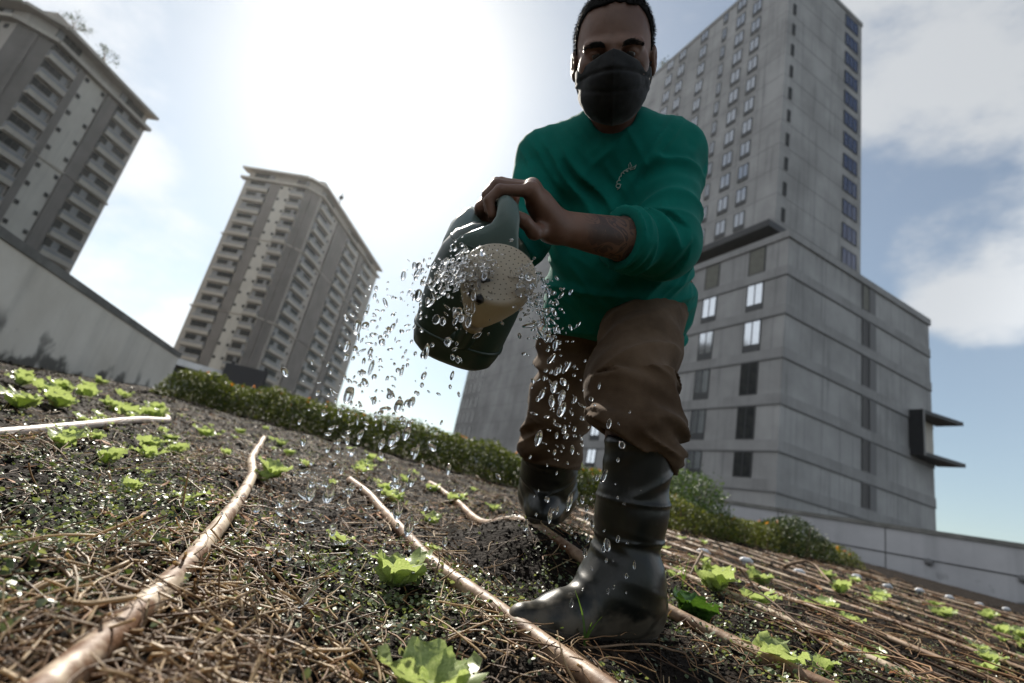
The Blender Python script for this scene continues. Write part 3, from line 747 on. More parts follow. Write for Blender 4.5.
def w_straw(x, y):
    u, v_ = uu(x, y), vv(x, y)
    left = np.exp(-((u+.03)/.17)**2)*sstep(1.15, .75, v_)
    far = sstep(1.0, 2.2, u)*.9+sstep(1.0, 2.4, v_)*.80
    return np.clip(left*1.3+far+near_row(x, y, .10)*.45+.09, 0, 1)
strands('straw_mulch', 6400, .42, 9, .03, .12, .0012, M['straw'], 'pale dry straw lying over the soil', 'straw', w_straw, .022, .28, .35)
strands('brown_mulch', 9000, .36, 9, .02, .11, .0011, M['straw_brown'], 'brown dead stalks and roots matted over the soil', 'straw', lambda x, y: np.clip(w_straw(x, y)+.10+.3*sstep(1.0, 1.8, vv(x, y)), 0, 1), .018, .3, .2)
strands('dry_stalks', 560, 1.4, 9, .12, .45, .0028, M['straw_brown'], 'long dry stalks combed along the right hand rows', 'straw', lambda x, y: sstep(.9, 1.6, uu(x, y)), .03, .13, .72)
strands('coarse_straw', 110, .50, 1.0, .05, .14, .0018, M['straw'], 'thick curled straw beside the near hose', 'straw', lambda x, y: np.exp(-((uu(x, y)+.05)/.2)**2), .03, .35, .2)
def flecks(name, n, rmin, rmax, size, mat, label, cat, weight, up=1.2, aspect=.8, rise=.012, wob=.36):
    x, y = scatter(n*4, rmin, rmax); k = rng.random(len(x)) < weight(x, y); x, y = x[k][:n], y[k][:n]
    z = ground_z(x, y)+rng.uniform(.001, rise, len(x))
    n = len(x); ang = rng.uniform(0, 6.283, n); nn = np.column_stack([rng.normal(0, wob, n), rng.normal(-.08, wob, n), np.ones(n)]); nn /= np.linalg.norm(nn, axis=1, keepdims=True)
    a = np.column_stack([np.cos(ang), np.sin(ang), 0*ang]); a -= nn*(a*nn).sum(1, keepdims=True); a /= np.linalg.norm(a, axis=1, keepdims=True); b = np.cross(nn, a)
    s_ = (size*np.minimum(rng.lognormal(-.12, .5, n), 1.7))[:, None]; p = np.column_stack([x, y, z]); w_ = aspect*.5
    v = np.stack([p-a*s_*.5, p-a*s_*.1+b*s_*w_, p+a*s_*.35+b*s_*w_*.7, p+a*s_*.55+nn*s_*.1, p+a*s_*.3-b*s_*w_*.8, p-a*s_*.15-b*s_*w_], 1).reshape(-1, 3); f = np.arange(n*6).reshape(-1, 6)
    o = mk(name, v, f, mat, None, False); setp(o, label, cat, kind='stuff')
patch = lambda x, y: np.clip((fbm(np.stack([x*3, y*3, x*0], -1), 3, 21)-.36)*4, .04, 1)*np.clip(1.1-.6*w_straw(x, y), .12, 1)
flecks('pale_flecks', 20000, .40, 9, .0050, M['chip'], 'pale grey flecks of dry leaf scattered over dark soil', 'leaf litter', patch)
flecks('cress_carpet', 46000, .42, 8, .0066, M['cress'], 'tiny green weed leaves carpeting the soil between hoses', 'weeds', patch, 3, .85, .024, .8)
flecks('orange_bark', 3600, .95, 8, .022, M['bark'], 'orange brown bark pieces lying among the straw', 'bark', lambda x, y: np.clip((near_row(x, y, .12)+.5*sstep(1.2, 2, vv(x, y)))*(fbm(np.stack([x*2, y*2, x*0], -1), 2, 33) > .5), 0, 1), 1.0, .3)

# ------------------------------------------------------------------ hoses
def hose(pts, rad, mat, label, name='irrigation_hose', group=None, sag=.0, ext=0):
    pts = np.array(pts, float); m = 70
    t = np.r_[0, np.cumsum(np.linalg.norm(np.diff(pts[:, :2], axis=0), axis=1))]
    tt = np.linspace(0, t[-1], m)
    # smooth interpolation
    from_x = np.interp(tt, t, pts[:, 0]); from_y = np.interp(tt, t, pts[:, 1])
    ker = np.ones(7)/7
    def sm(a): b = np.r_[np.full(3, 2*a[0])-a[3:0:-1], a, np.full(3, 2*a[-1])-a[-2:-5:-1]]; return np.convolve(b, ker, 'valid')
    x, y = sm(sm(from_x)), sm(sm(from_y))
    wob = (fbm(np.stack([tt*2.5, tt*0+len(label), tt*0], -1), 2, 40)-.5)*.018
    x = x+wob*NROW[0]; y = y+wob*NROW[1]
    z = ground_z(x, y, False); z = sm(sm(sm(z)))+rad*.8+.004+ext
    o = MB().tube(np.column_stack([x, y, z]), rad, 14).build(name, mat, None, True)
    return setp(o, label, 'hose', group)
hose([(-.245, .28), (-.289, .512), (-.322, .652), (-.398, .886), (-.586, 1.43), (-.95, 2.25), (-1.45, 3.5)], .0150, M['pipe'], 'mud flecked tan hose in the left foreground running up past the lettuce seedling')
hose([(.275, .55), (.204, .791), (.148, .854), (.065, 1.01), (-.065, 1.188), (-.246, 1.681), (-.54, 2.298)], .0150, M['pipe_mid'], 'tan hose curving up the bed from the toe of the front boot')
hose([(.80, .80), (.63, 1.03), (.50, 1.28), (.36, 1.38), (.19, 1.50), (.07, 1.90), (-.08, 2.5), (-.302, 3.303)], .0150, M['pipe_mid'], 'tan hose passing just behind the front boot towards the hedge')
hose([(-1.30, 1.15), (-1.353, 1.541), (-1.452, 2.051), (-1.66, 2.6), (-1.75, 2.95), (-1.98, 3.25)], .0155, M['pipe_pale'], 'pale pinkish hose lying among the lettuces at the left edge')
for i, (u, v0, v1, lb) in enumerate(((1.47, .2, 2.7, 'brown hose right of the front boot with an oak coloured leaf near it'), (1.95, .3, 3.1, 'second brown hose out from the front boot'),
        (2.42, .3, 3.6, 'third brown hose out from the front boot'), (2.9, .2, 3.7, 'fourth brown hose out from the front boot'),
        (3.4, 0, 3.8, 'fifth brown hose out from the front boot'), (3.9, 0, 3.8, 'sixth brown hose out from the front boot'), (4.4, 0, 3.9, 'seventh brown hose out from the front boot'),
        (4.95, 0, 3.9, 'eighth brown hose out from the front boot'), (5.5, 0, 4, 'third last brown hose before the right parapet'), (6.1, 0, 4, 'second last brown hose before the right parapet'), (6.7, 0, 4.1, 'last brown hose before the right parapet'))):
    if i == 0: lb = 'first brown hose out to the right of the front boot'
    us = u+rng.normal(0, .035, 6); vs = np.linspace(v0, v1, 6)
    hose([(a*NROW[0]+b*EROW[0], a*NROW[1]+b*EROW[1]) for a, b in zip(us, vs)], .0088 if i else .0115, M['pipe_brown' if i % 3 else 'pipe'], lb, group='hoses along the right hand rows')
TAGS = [(1.377, 3.2), (1.704, 3.328), (2.3, 3.75), (3.271, 4.523), (3.627, 4.636), (4.177, 4.951), (4.543, 5.043), (5.1, 5.321), (5.743, 5.685)]
TL = ['closest to the front boot', 'second out from the front boot', 'third out from the front boot', 'fourth out from the front boot', 'fifth out, in front of the marigold clump', 'sixth out from the front boot', 'third from the right', 'second from the right', 'furthest out beside the right parapet']
for (x, y), lb in zip(TAGS, TL):
    root = empty('hose_fitting', (x, y, gz(x, y)), 'small white capped hose fitting, '+lb, 'fitting', 'white hose fittings across the rows')
    MB().tube([(0, 0, -.02), (0, 0, .020)], .014, 10).build('stub', M['grey_plastic'], root, True)
    mb = MB(); mb.tube([(-.03, 0, .024), (-.012, 0, .030), (.025, 0, .032), (.045, 0, .022)], [.011, .015, .015, .010], 10); mb.build('cap', M['white_plastic'], root, True)

# ------------------------------------------------------------------ lettuces, grass, twigs
def lettuce_mesh(seed, size, nleaf, mat, spread=1.0):
    r = np.random.default_rng(seed); Vv = []; Ff = []
    nu, nv = 13, 9
    for k in range(nleaf):
        a = 2*math.pi*k*.382+r.normal(0, .25); inner = k/max(nleaf-1, 1)
        L = size*r.uniform(.75, 1.1)*(1-.35*inner); Wd = L*r.uniform(.36, .48)
        e0 = r.uniform(.75, 1.15)+inner*.35; bend = r.uniform(.5, 1.25)*spread
        d = np.array([math.cos(a), math.sin(a)]); ph = r.uniform(0, 6.28, 4)
        b = len(Vv)
        x = z = 0.
        pr = []
        for i in range(nu):
            t = i/(nu-1); e = e0-bend*t*t; pr.append((x, z)); x += math.cos(e)*L/(nu-1); z += math.sin(e)*L/(nu-1)
        for i in range(nu):
            t = i/(nu-1)
            wd = Wd*(.16+.95*math.sin(math.pi*min(1, t**.75*.80+.05))**1.0) if t > 0 else Wd*.1
            wd *= 1+.16*math.sin(t*15+ph[0])+.09*math.sin(t*31+ph[1])
            if i == nu-1: wd *= .55
            for j in range(nv):
                s = j/(nv-1)*2-1
                ru = L*.075*(abs(s)**1.6)*(math.sin(t*17+ph[2]+s*2.2)+.6*math.sin(t*29+ph[3]-s*3))
                cup = L*.10*(s*s)
                ext = L*.05*math.sin(s*9+ph[1])*(t > .9)
                X = (pr[i][0]+ext); Yl = s*wd; Z = pr[i][1]+cup+ru+size*.01
                Vv.append((d[0]*X-d[1]*Yl, d[1]*X+d[0]*Yl, Z))
        for i in range(nu-1):
            for j in range(nv-1):
                q = b+i*nv+j; Ff.append((q, q+1, q+nv+1, q+nv))
    me = bpy.data.meshes.new('lettuce'); me.from_pydata(Vv, [], Ff); me.materials.append(mat)
    me.polygons.foreach_set('use_smooth', np.ones(len(Ff), bool)); me.update(); return me
LT = [lettuce_mesh(50+i, 1.0, 5+i % 4, M['lettuce']) for i in range(6)]
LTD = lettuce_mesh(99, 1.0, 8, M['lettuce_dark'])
def lettuce(x, y, s, label, group=None, me=None, rz=None, tilt=(0, 0), dz=0):
    o = bpy.data.objects.new('lettuce', me or random.choice(LT)); COL.objects.link(o)
    o.location = (x, y, gz(x, y)+dz); s *= .74; o.scale = (s, s, s*.9); o.rotation_euler = (tilt[0], tilt[1], random.uniform(0, 6.28) if rz is None else rz)
    return setp(o, label, 'lettuce', group)
lettuce(-.116, 1.047, .125, 'bright lettuce seedling between the two near hoses, left of the boot', me=LT[3], rz=.4, dz=.012)
lettuce(-.005, .66, .130, 'large blurred lettuce cut by the bottom edge before the boot', me=LT[2], rz=1.4)
lettuce(-.68, 1.80, .125, 'lettuce seedling leaning over the left foreground hose', me=LT[4], rz=4.0, dz=.02)
lettuce(.635, 1.10, .115, 'pale lettuce at the bottom edge right of the front boot', me=LT[1], rz=2.6)
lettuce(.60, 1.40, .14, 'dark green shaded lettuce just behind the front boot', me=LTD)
lettuce(-.138, 1.84, .075, 'lettuce midway between the rear boot and the hose curve', me=LT[0])
lettuce(-.075, 1.30, .045, 'small lettuce right beside the curving tan hose', me=LT[5])
lettuce(1.08, 1.44, .085, 'pale upright lettuce standing alone beside the first brown hose', me=LT[3])
GL = 'lettuce in the sunlit patch along the stained wall'
spots = [(-2.72, 3.08), (-2.784, 3.439), (-2.95, 3.6), (-2.55, 3.35), (-2.314, 3.259), (-2.2, 3.15), (-2.05, 3.2), (-2.012, 3.0), (-1.9, 3.05), (-2.45, 3.9), (-2.9, 4.2), (-3.3, 4.3), (-3.931, 5.284), (-3.1, 3.5), (-2.4, 2.9), (-2.0, 2.5), (-2.15, 2.65), (-1.897, 2.191)]
for i, (x, y) in enumerate(spots): lettuce(x, y, random.uniform(.11, .17), GL, 'lettuces along the stained wall')
GL = 'lettuce just below the pale pinkish hose at the left'
for x, y in ((-1.143, 1.5), (-1.22, 1.62), (-1.05, 1.56), (-1.268, 1.78), (-1.214, 1.988), (-1.323, 2.284), (-1.18, 2.1), (-1.28, 2.12), (-1.12, 1.85)): lettuce(x, y, random.uniform(.07, .11), GL, 'lettuces below the pale hose')
GL = 'small lettuce among the water drops between hoses and hedge'
for x, y in ((-.745, 3.425), (-1.719, 3.724), (-1.503, 2.881), (-1.327, 3.472), (-1.133, 3.146), (-1.241, 4.892), (-.321, 2.179), (-.40, 2.35), (-.25, 2.9), (-.1, 2.6), (.1, 2.95), (-.9, 4.2), (-.5, 4.0), (-2.0, 4.8), (-.65, 2.9), (-.42, 3.1)): lettuce(x, y, random.uniform(.08, .13), GL, 'lettuces between hoses and hedge')
GL = 'lettuce growing between the brown hoses on the right'
for x, y in ((.975, 1.82), (1.02, 1.9), (1.383, 2.17), (1.45, 2.2), (1.36, 1.908), (1.659, 1.723), (1.75, 1.8), (3.062, 3.076), (3.2, 3.1), (2.808, 3.148), (2.9, 3.3), (1.377, 2.541), (1.087, 2.535), (1.044, 2.975), (2.2, 2.9), (2.3, 3.0), (1.9, 2.75), (3.4, 3.9), (3.7, 3.8), (2.6, 3.9), (2.95, 4.1), (4.3, 4.4), (1.0, 2.2), (2.0, 2.1), (2.4, 2.3), (2.6, 2.5), (.8, 1.75)): lettuce(x, y, random.uniform(.08, .14), GL, 'lettuces between the right hand hoses')
SEED = [lettuce_mesh(140+i, 1.0, 3+i % 2, M['lettuce'], 1.3) for i in range(4)]
def seedlings(n, ur, vr, group, label):
    k = 0
    while k < n:
        u, v_ = rng.uniform(*ur), rng.uniform(*vr); x, y = u*NROW[0]+v_*EROW[0], u*NROW[1]+v_*EROW[1]
        if (x-.27)**2+(y-1.05)**2 < .09 or (x-.22)**2+(y-1.65)**2 < .04: continue
        o = bpy.data.objects.new('seedling', SEED[k % 4]); COL.objects.link(o); s = float(rng.uniform(.028, .06)); o.scale = (s, s, s); o.location = (x, y, gz(x, y)-.002); o.rotation_euler = (0, 0, float(rng.uniform(0, 6.28)))
        setp(o, label, 'seedling', group); k += 1
seedlings(34, (-.9, .95), (1.25, 4.6), 'seedlings between the left hoses', 'tiny pale green seedling dotted over the soil between left hoses')
seedlings(16, (-1.5, -.3), (1.2, 3.8), 'seedlings near the pale hose', 'tiny seedling scattered around the pale pinkish hose')
seedlings(26, (1.05, 4.6), (.8, 3.6), 'seedlings in the right rows', 'tiny green seedling among the straw of the right rows')
def grass_tuft(x, y, blades, label):
    root = bpy.data.objects.new('x', None)
    mb = MB()
    for (dx, dy, h) in blades:
        n = 7; c = []
        for i in range(n):
            t = i/(n-1); c.append((dx*t*t, dy*t*t, h*t-.004))
        b = len(mb.v); sd = unit(np.array([-dy, dx, 0])+np.array([.5, .1, 0]))
        for i, q in enumerate(c):
            wd = .0022*(1-(i/(n-1))**2)+.0002
            mb.v.append(np.array(q)-sd*wd); mb.v.append(np.array(q)+sd*wd)
        for i in range(n-1): mb.f.append((b+2*i, b+2*i+1, b+2*i+3, b+2*i+2)); mb.m.append(0)
    o = mb.build('grass_tuft', M['grass'], None, True); o.location = (x, y, gz(x, y)); setp(o, label, 'grass')
grass_tuft(.222, .93, [(-.028, .01, .085), (.022, .0, .055), (.004, -.01, .045)], 'two green grass blades in front of the boot instep')
grass_tuft(-.24, 1.05, [(.035, .01, .045), (.02, .02, .03)], 'single grass blade left of the bright lettuce seedling')
grass_tuft(.70, 1.75, [(.02, .01, .10), (-.02, .0, .08), (.03, .03, .06)], 'grass tuft behind the boot heel in the right rows')
def twig(pts, rad, label, mat='twig'):
    pts = np.array(pts); m = 16; t = np.linspace(0, len(pts)-1, m)
    P = np.column_stack([np.interp(t, np.arange(len(pts)), pts[:, k]) for k in range(3)])
    P[1:-1] = (P[:-2]+P[1:-1]*2+P[2:])/4
    P = P+(np.stack([fbm(np.column_stack([t*.9, t*0+k*5+len(label), t*0]), 2, 60+k) for k in range(3)], 1)-.5)*.014
    o = MB().tube(P, np.linspace(rad, rad*.6, m), 7).build('dry_twig', M[mat], None, True); setp(o, label, 'twig')
twig([V(181, 545, 1.0), V(184, 510, 1.0), V(186, 474, .99)], .0022, 'thin upright dry stem between the left foreground hose and the shade', 'straw')
twig([V(108, 474, 1.15), V(120, 508, 1.12)], .0022, 'short pale stalk leaning in the dark soil at the left', 'straw')
twig([V(141, 580, .74), V(146, 552, .74), V(150, 522, .75)], .0022, 'bent pale straw standing up by the near hose', 'straw')
twig([V(-10, 497, 1.0), V(30, 500, 1.0), V(78, 506, 1.0)], .0022, 'long thin reddish stalk lying at the left edge')
twig([V(15, 640, .50), V(20, 600, .52), V(38, 588, .54), V(75, 578, .57), V(128, 560, .62)], .0038, 'thick curled vine arching over the straw at lower left', 'straw')
twig([V(334, 655, .76), V(362, 634, .79), V(380, 622, .81), V(402, 609, .85)], .0033, 'brown rooty twig left of the blurred bottom lettuce')
twig([V(548, 653, .80), V(600, 648, .84), V(655, 644, .88), V(680, 652, .86), V(694, 664, .84)], .0022, 'thin brown vine trailing across before the boot sole')
twig([V(703, 553, 1.9), V(697, 564, 1.85), V(690, 576, 1.8)], .0055, 'short dark stick leaning by the nearest white fitting')
twig([V(738, 568, 1.95), V(752, 584, 1.9), V(772, 608, 1.8)], .0045, 'dark forked stick across the right hand rows')
twig([V(785, 566, 2.6), V(806, 561, 2.65), V(816, 566, 2.6), V(832, 584, 2.4)], .008, 'thick angled branch lying below the dark green shrub')
twig([V(425, 600, .93), V(440, 560, .98), V(436, 545, 1.0)], .0016, 'thin bent stem between curving hose and rear boot')
twig([V(250, 615, .72), V(290, 640, .70), V(325, 668, .68)], .0028, 'reddish twig lying at the foot of the dark furrow')

# ------------------------------------------------------------------ distance-field modelling for the man
class Field:
    def __init__(s, lo, hi, h):
        s.h = h; s.lo = np.array(lo, float)-3*h; n = np.ceil((np.array(hi)+3*h-s.lo)/h).astype(int)+1; s.n = n
        s.D = np.full(tuple(n), .2, np.float32)
    def sub(s, lo, hi):
        i0 = np.clip(np.floor((np.array(lo)-s.lo)/s.h).astype(int), 0, s.n-1); i1 = np.clip(np.ceil((np.array(hi)-s.lo)/s.h).astype(int)+1, 1, s.n)
        g = [s.lo[k]+s.h*np.arange(i0[k], i1[k]) for k in range(3)]
        X, Y, Z = np.meshgrid(*g, indexing='ij'); return tuple(slice(a, b) for a, b in zip(i0, i1)), np.stack([X, Y, Z], -1)
    def merge(s, sl, d, k, op):
        if 0 in d.shape: return
        a = s.D[sl]
        if op == '+':
            if k > 0: hh = np.maximum(k-np.abs(a-d), 0)/k; r = np.minimum(a, d)-hh*hh*k*.25
            else: r = np.minimum(a, d)
        else:
            d = -d
            if k > 0: hh = np.maximum(k-np.abs(a-d), 0)/k; r = np.maximum(a, d)+hh*hh*k*.25
            else: r = np.maximum(a, d)
        s.D[sl] = r
    def cone(s, a, b, ra, rb, k=.02, op='+', flat=None):
        a = np.asarray(a, float); b = np.asarray(b, float); m = max(ra, rb)+k+.03
        sl, P = s.sub(np.minimum(a, b)-m, np.maximum(a, b)+m); ba = b-a; L2 = ba@ba
        t = np.clip(((P-a)@ba)/L2, 0, 1); q = P-a-t[..., None]*ba
        if flat is not None: # (axis, factor): squash across axis
            ax, fc = flat; q = q+ (q@ax)[..., None]*ax*(1/fc-1)
        d = np.linalg.norm(q, axis=-1)-(ra+(rb-ra)*t)
        s.merge(sl, d.astype(np.float32), k, op); return s
    def chain(s, pts, rad, k=.01, op='+'):
        for i in range(len(pts)-1): s.cone(pts[i], pts[i+1], rad[i], rad[i+1], k, op)
        return s
    def ell(s, c, ax, r, k=.03, op='+'):
        c = np.asarray(c, float); m = max(r)+k+.03; sl, P = s.sub(c-m, c+m); q = (P-c)@np.asarray(ax).T; r = np.array(r)
        k0 = np.linalg.norm(q/r, axis=-1); k1 = np.linalg.norm(q/(r*r), axis=-1)+1e-9
        s.merge(sl, (k0*(k0-1)/k1).astype(np.float32), k, op); return s
    def torus(s, c, n, R_, r, k=.005):
        c = np.asarray(c, float); n = unit(n); m = R_+r+k+.02; sl, P = s.sub(c-m, c+m); q = P-c; hh = q@n
        rad = np.linalg.norm(q-hh[..., None]*n, axis=-1); s.merge(sl, (np.hypot(rad-R_, hh)-r).astype(np.float32), k, '+'); return s
    def P(s):
        g = [s.lo[k]+s.h*np.arange(s.n[k]) for k in range(3)]; return np.stack(np.meshgrid(*g, indexing='ij'), -1)
    def cut(s, p, n, k=.0):
        """remove everything on the +n side of the plane"""
        n = unit(n); g = [s.lo[j]+s.h*np.arange(s.n[j]) for j in range(3)]
        d = ((g[0]-p[0])*n[0])[:, None, None]+((g[1]-p[1])*n[1])[None, :, None]+((g[2]-p[2])*n[2])[None, None, :]
        d = d.astype(np.float32); a = s.D
        if k > 0: hh = np.maximum(k-np.abs(a-d), 0)/k; s.D = np.maximum(a, d)+hh*hh*k*.25
        else: s.D = np.maximum(a, d)
        return s
    def add(s, fn, band=.03):
        idx = np.nonzero(np.abs(s.D) < band); P = s.lo+s.h*np.stack(idx, -1); s.D[idx] -= fn(P).astype(np.float32); return s
    def mesh(s):
        D = s.D; ins = D < 0
        c = np.zeros(tuple(s.n-1), np.int8)
        for a in (0, 1):
            for b in (0, 1):
                for e in (0, 1): c += ins[a:s.n[0]-1+a, b:s.n[1]-1+b, e:s.n[2]-1+e]
        act = (c > 0) & (c < 8); I = np.stack(np.nonzero(act), -1); idx = -np.ones(c.shape, np.int64); idx[act] = np.arange(len(I))
        cor = [np.array([(k & 1), (k >> 1) & 1, (k >> 2) & 1]) for k in range(8)]
        val = [D[tuple((I+q).T)] for q in cor]; acc = np.zeros((len(I), 3)); cnt = np.zeros(len(I))
        for a in range(8):
            for bit in (1, 2, 4):
                b = a | bit
                if b == a: continue
                x = (val[a] < 0) != (val[b] < 0); t = np.where(x, val[a]/(val[a]-val[b]+1e-12), 0)
                acc += np.where(x[:, None], cor[a]+(cor[b]-cor[a])*t[:, None], 0); cnt += x
        v = s.lo+s.h*(I+acc/np.maximum(cnt, 1)[:, None]); F = []
        for ax in range(3):
            o = [k for k in range(3) if k != ax]
            sh = [slice(1, -1)]*3; sh[ax] = slice(0, -1); a = ins[tuple(sh)]; sh2 = list(sh); sh2[ax] = slice(1, None); b = ins[tuple(sh2)]
            X = np.stack(np.nonzero(a != b), -1)
            if not len(X): continue
            base = X.copy(); base[:, o[0]] += 1; base[:, o[1]] += 1
            inn = a[tuple(X.T)]
            def g(d0, d1):
                q = base.copy(); q[:, o[0]] += d0; q[:, o[1]] += d1; return idx[tuple(q.T)]
            Q = np.stack([g(-1, -1), g(0, -1), g(0, 0), g(-1, 0)], -1)
            flip = inn if ax != 1 else ~inn
            Q[~flip] = Q[~flip][:, ::-1]; F.append(Q)
        F = np.concatenate(F); F = F[(F >= 0).all(1)]
        return v, F
    def build(s, name, mat, parent=None, relax=1):
        v, f = s.mesh()
        # light relaxation
        for _ in range(relax):
            acc = np.zeros_like(v); cnt = np.zeros(len(v))
            for a, b in ((0, 1), (1, 2), (2, 3), (3, 0)):
                np.add.at(acc, f[:, a], v[f[:, b]]); np.add.at(acc, f[:, b], v[f[:, a]]); np.add.at(cnt, f[:, a], 1); np.add.at(cnt, f[:, b], 1)
            v = v*.5+.5*acc/np.maximum(cnt, 1)[:, None]
        a_, b_, c_ = v[f[:, 0]], v[f[:, 1]], v[f[:, 2]]; a2, b2, c2 = v[f[:, 0]], v[f[:, 2]], v[f[:, 3]]
        vol = (a_*np.cross(b_, c_)).sum()+(a2*np.cross(b2, c2)).sum()
        if vol < 0: f = f[:, ::-1].copy()
        o = mk(name, v, f, mat, None, True)
        if parent is not None: keep(o, parent)
        return o

# ---- skeleton (world metres)
J = dict(neck=V(612, 128, 1.18), C7=V(613, 112, 1.27), chest=V(612, 185, 1.25), belly=V(620, 258, 1.29), pelvis=V(622, 296, 1.36),
         shL=V(676, 153, 1.22), elL=V(663, 247, 1.09), wrL=V(553, 226, .95), shR=V(545, 160, 1.26), elR=V(524, 236, 1.18), wrR=V(503, 224, 1.07),
         hipL=V(648, 300, 1.36), knL=V(631, 385, 1.06), anL=V(622, 582, .965), botL=V(641, 440, 1.0),
         hipR=V(580, 312, 1.42), knR=V(559, 408, 1.47), anR=V(547, 497, 1.62))
FEET_Z = .034
side = unit(J['shL']-J['shR']); up = unit(J['neck']-J['pelvis']); up = unit(up-side*(up@side)); front = np.cross(side, up)
front = front if front@(np.array([0, 0, .22])-J['chest']) > 0 else -front
TOR = np.array([side, front, up])
# head frame: x to image right, y crown, z face
hc = V(613.5, 55, 1.09)
tocam = unit(np.array([0, 0, CAM_Z])-hc)
hy = unit(aU*.985+aR*.02-tocam*((aU*.985+aR*.02)@tocam)); hx = np.cross(hy, tocam)
if hx@aR < 0: hx = -hx
tilt = R(7); hz = unit(tocam*math.cos(tilt)+hy*math.sin(tilt)); hy = unit(hy-hz*(hy@hz)); hx = unit(hx-hz*(hx@hz)-hy*(hx@hy))
HEAD = np.array([hx, hy, hz])
def H(x, y, z): return hc+hx*x+hy*y+hz*z

person = empty('person', (J['anL'][0], J['anL'][1]+.2, FEET_Z), 'man in green shirt, brown trousers, black mask and boots tipping a watering can', 'person')

# ---- hands: fingers close round a bar
BAR0, BAR1 = V(506, 203, .885), V(500, 204, 1.12)
def hand_prims(F, wr, el, mcp, pip, dip, tip, thumb, r=.0094):
    for i in range(4):
        F.chain([wr+(mcp[i]-wr)*.25, mcp[i]], [.020, .0150], .014)
    F.chain(mcp, [.0125]*4, .012)
    for i in range(4):
        s_ = (1.0, 1.06, 1.0, .88)[i]*r
        F.chain([mcp[i], pip[i], dip[i], tip[i]], [s_*1.2, s_*1.08, s_, s_*.86], .0015)
        F.ell(pip[i], np.eye(3), (s_*1.2,)*3, .002)
    F.chain(thumb, [.016, .0125, .011, .0095], .009)
ZL = [.890, .9135, .937, .959]
mL = [V(531+i*.5, 191-i*1.5, ZL[i]+.006) for i in range(4)]; pL = [V((500, 497, 497, 501)[i], (190, 185, 183, 182)[i], ZL[i]) for i in range(4)]
dL_ = [V((489, 487, 488, 492)[i], (200, 195, 192, 190)[i], ZL[i]) for i in range(4)]; tL = [V((492, 489, 489, 493)[i], (215, 211, 207, 203)[i], ZL[i]) for i in range(4)]
thL = [J['wrL']+(V(534, 236, .915)-J['wrL'])*.45, V(534, 232, .905), V(524, 221, .888), V(514, 214, .885)]
ZR = [1.07, 1.048, 1.026, 1.005]
mR = [V(488-i*.3, 203+i*.4, ZR[i]) for i in range(4)]; pR = [V(503, 191, ZR[i]) for i in range(4)]; dR_ = [V(515, 198, ZR[i]) for i in range(4)]; tR = [V(513, 211, ZR[i]) for i in range(4)]
wrR = V(486, 224, 1.06)
thR = [V(487, 222, 1.04), V(482, 217, .985), V(481, 208, .965), V(488, 200, .955)]

def build_body():
    F = Field((-.16, .55, .02), (.56, 1.95, 1.36), .0032)
    # trunk and limbs under the clothes
    F.ell(J['chest'], TOR, (.165, .105, .17), .05); F.ell(J['belly'], TOR, (.15, .105, .16), .06); F.ell(J['pelvis'], TOR, (.15, .10, .11), .06)
    for sL in ('L', 'R'):
        F.cone(J['C7']-up*.07, J['sh'+sL]-up*.01, .042, .048, .03); F.cone(J['sh'+sL], J['el'+sL], .050, .040, .03)
        F.cone(J['hip'+sL], J['kn'+sL], .078, .056, .04); F.cone(J['kn'+sL], J['an'+sL], .052, .036, .03)
        toe = J['an'+sL]+((V(540, 618, .86)-J['anL'])*.7 if sL == 'L' else np.array([-.008, -.05, -.03]))
        F.cone(J['an'+sL], toe, .030, .018, .02)
    # forearms
    fm = J['elL']+(J['wrL']-J['elL'])*.3
    F.cone(J['elL'], fm, .045, .047, .02); F.cone(fm, J['wrL'], .047, .029, .02)
    F.cone(J['elR'], wrR, .038, .026, .02)
    F.cone(J['wrL'], mL[1]+(J['wrL']-mL[1])*.4, .029, .025, .02)
    hand_prims(F, J['wrL'], J['elL'], mL, pL, dL_, tL, thL)
    hand_prims(F, wrR, J['elR'], mR, pR, dR_, tR, thR)
    # neck and head
    F.cone(J['C7'], H(0, -.07, -.03), .058, .056, .03); F.cone(J['neck'], H(0, -.06, .01), .045, .045, .03)
    F.ell(H(0, .030, -.012), HEAD, (.0785, .088, .094), .02)
    F.ell(H(0, -.035, .030), HEAD, (.064, .080, .064), .035)
    F.ell(H(0, -.085, .052), HEAD, (.040, .034, .036), .03)
    for sx in (-1, 1):
        F.ell(H(sx*.048, -.028, .058), HEAD, (.022, .022, .020), .02)             # cheek bone
        F.cone(H(sx*.012, .007, .087), H(sx*.050, .008, .071), .011, .010, .012)  # brow ridge
        F.ell(H(sx*.032, -.010, .093), HEAD, (.018, .0125, .016), .010, '-')      # eye hollow
        F.ell(H(sx*.032, -.0065, .0775), HEAD, (.0155, .0105, .0105), .004)        # lids
        F.cone(H(sx*.018, -.0095, .0865), H(sx*.046, -.010, .083), .0022, .0020, .002, '-')
        F.ell(H(sx*.0825, -.016, -.006), HEAD, (.0095, .031, .018), .008)         # ear
        F.ell(H(sx*.089, -.012, .002), HEAD, (.006, .017, .008), .004, '-')
    F.cone(H(0, -.002, .088), H(0, -.034, .110), .0085, .013, .012)
    F.ell(H(0, -.036, .102), HEAD, (.017, .010, .012), .008)
    F.cone(H(-.02, -.066, .094), H(.02, -.066, .094), .009, .009, .01)
    F.add(lambda P: (fbm(P*60, 2, 3)-.5)*.0012, .01)
    return F.build('body', M['skin'], person, 1)
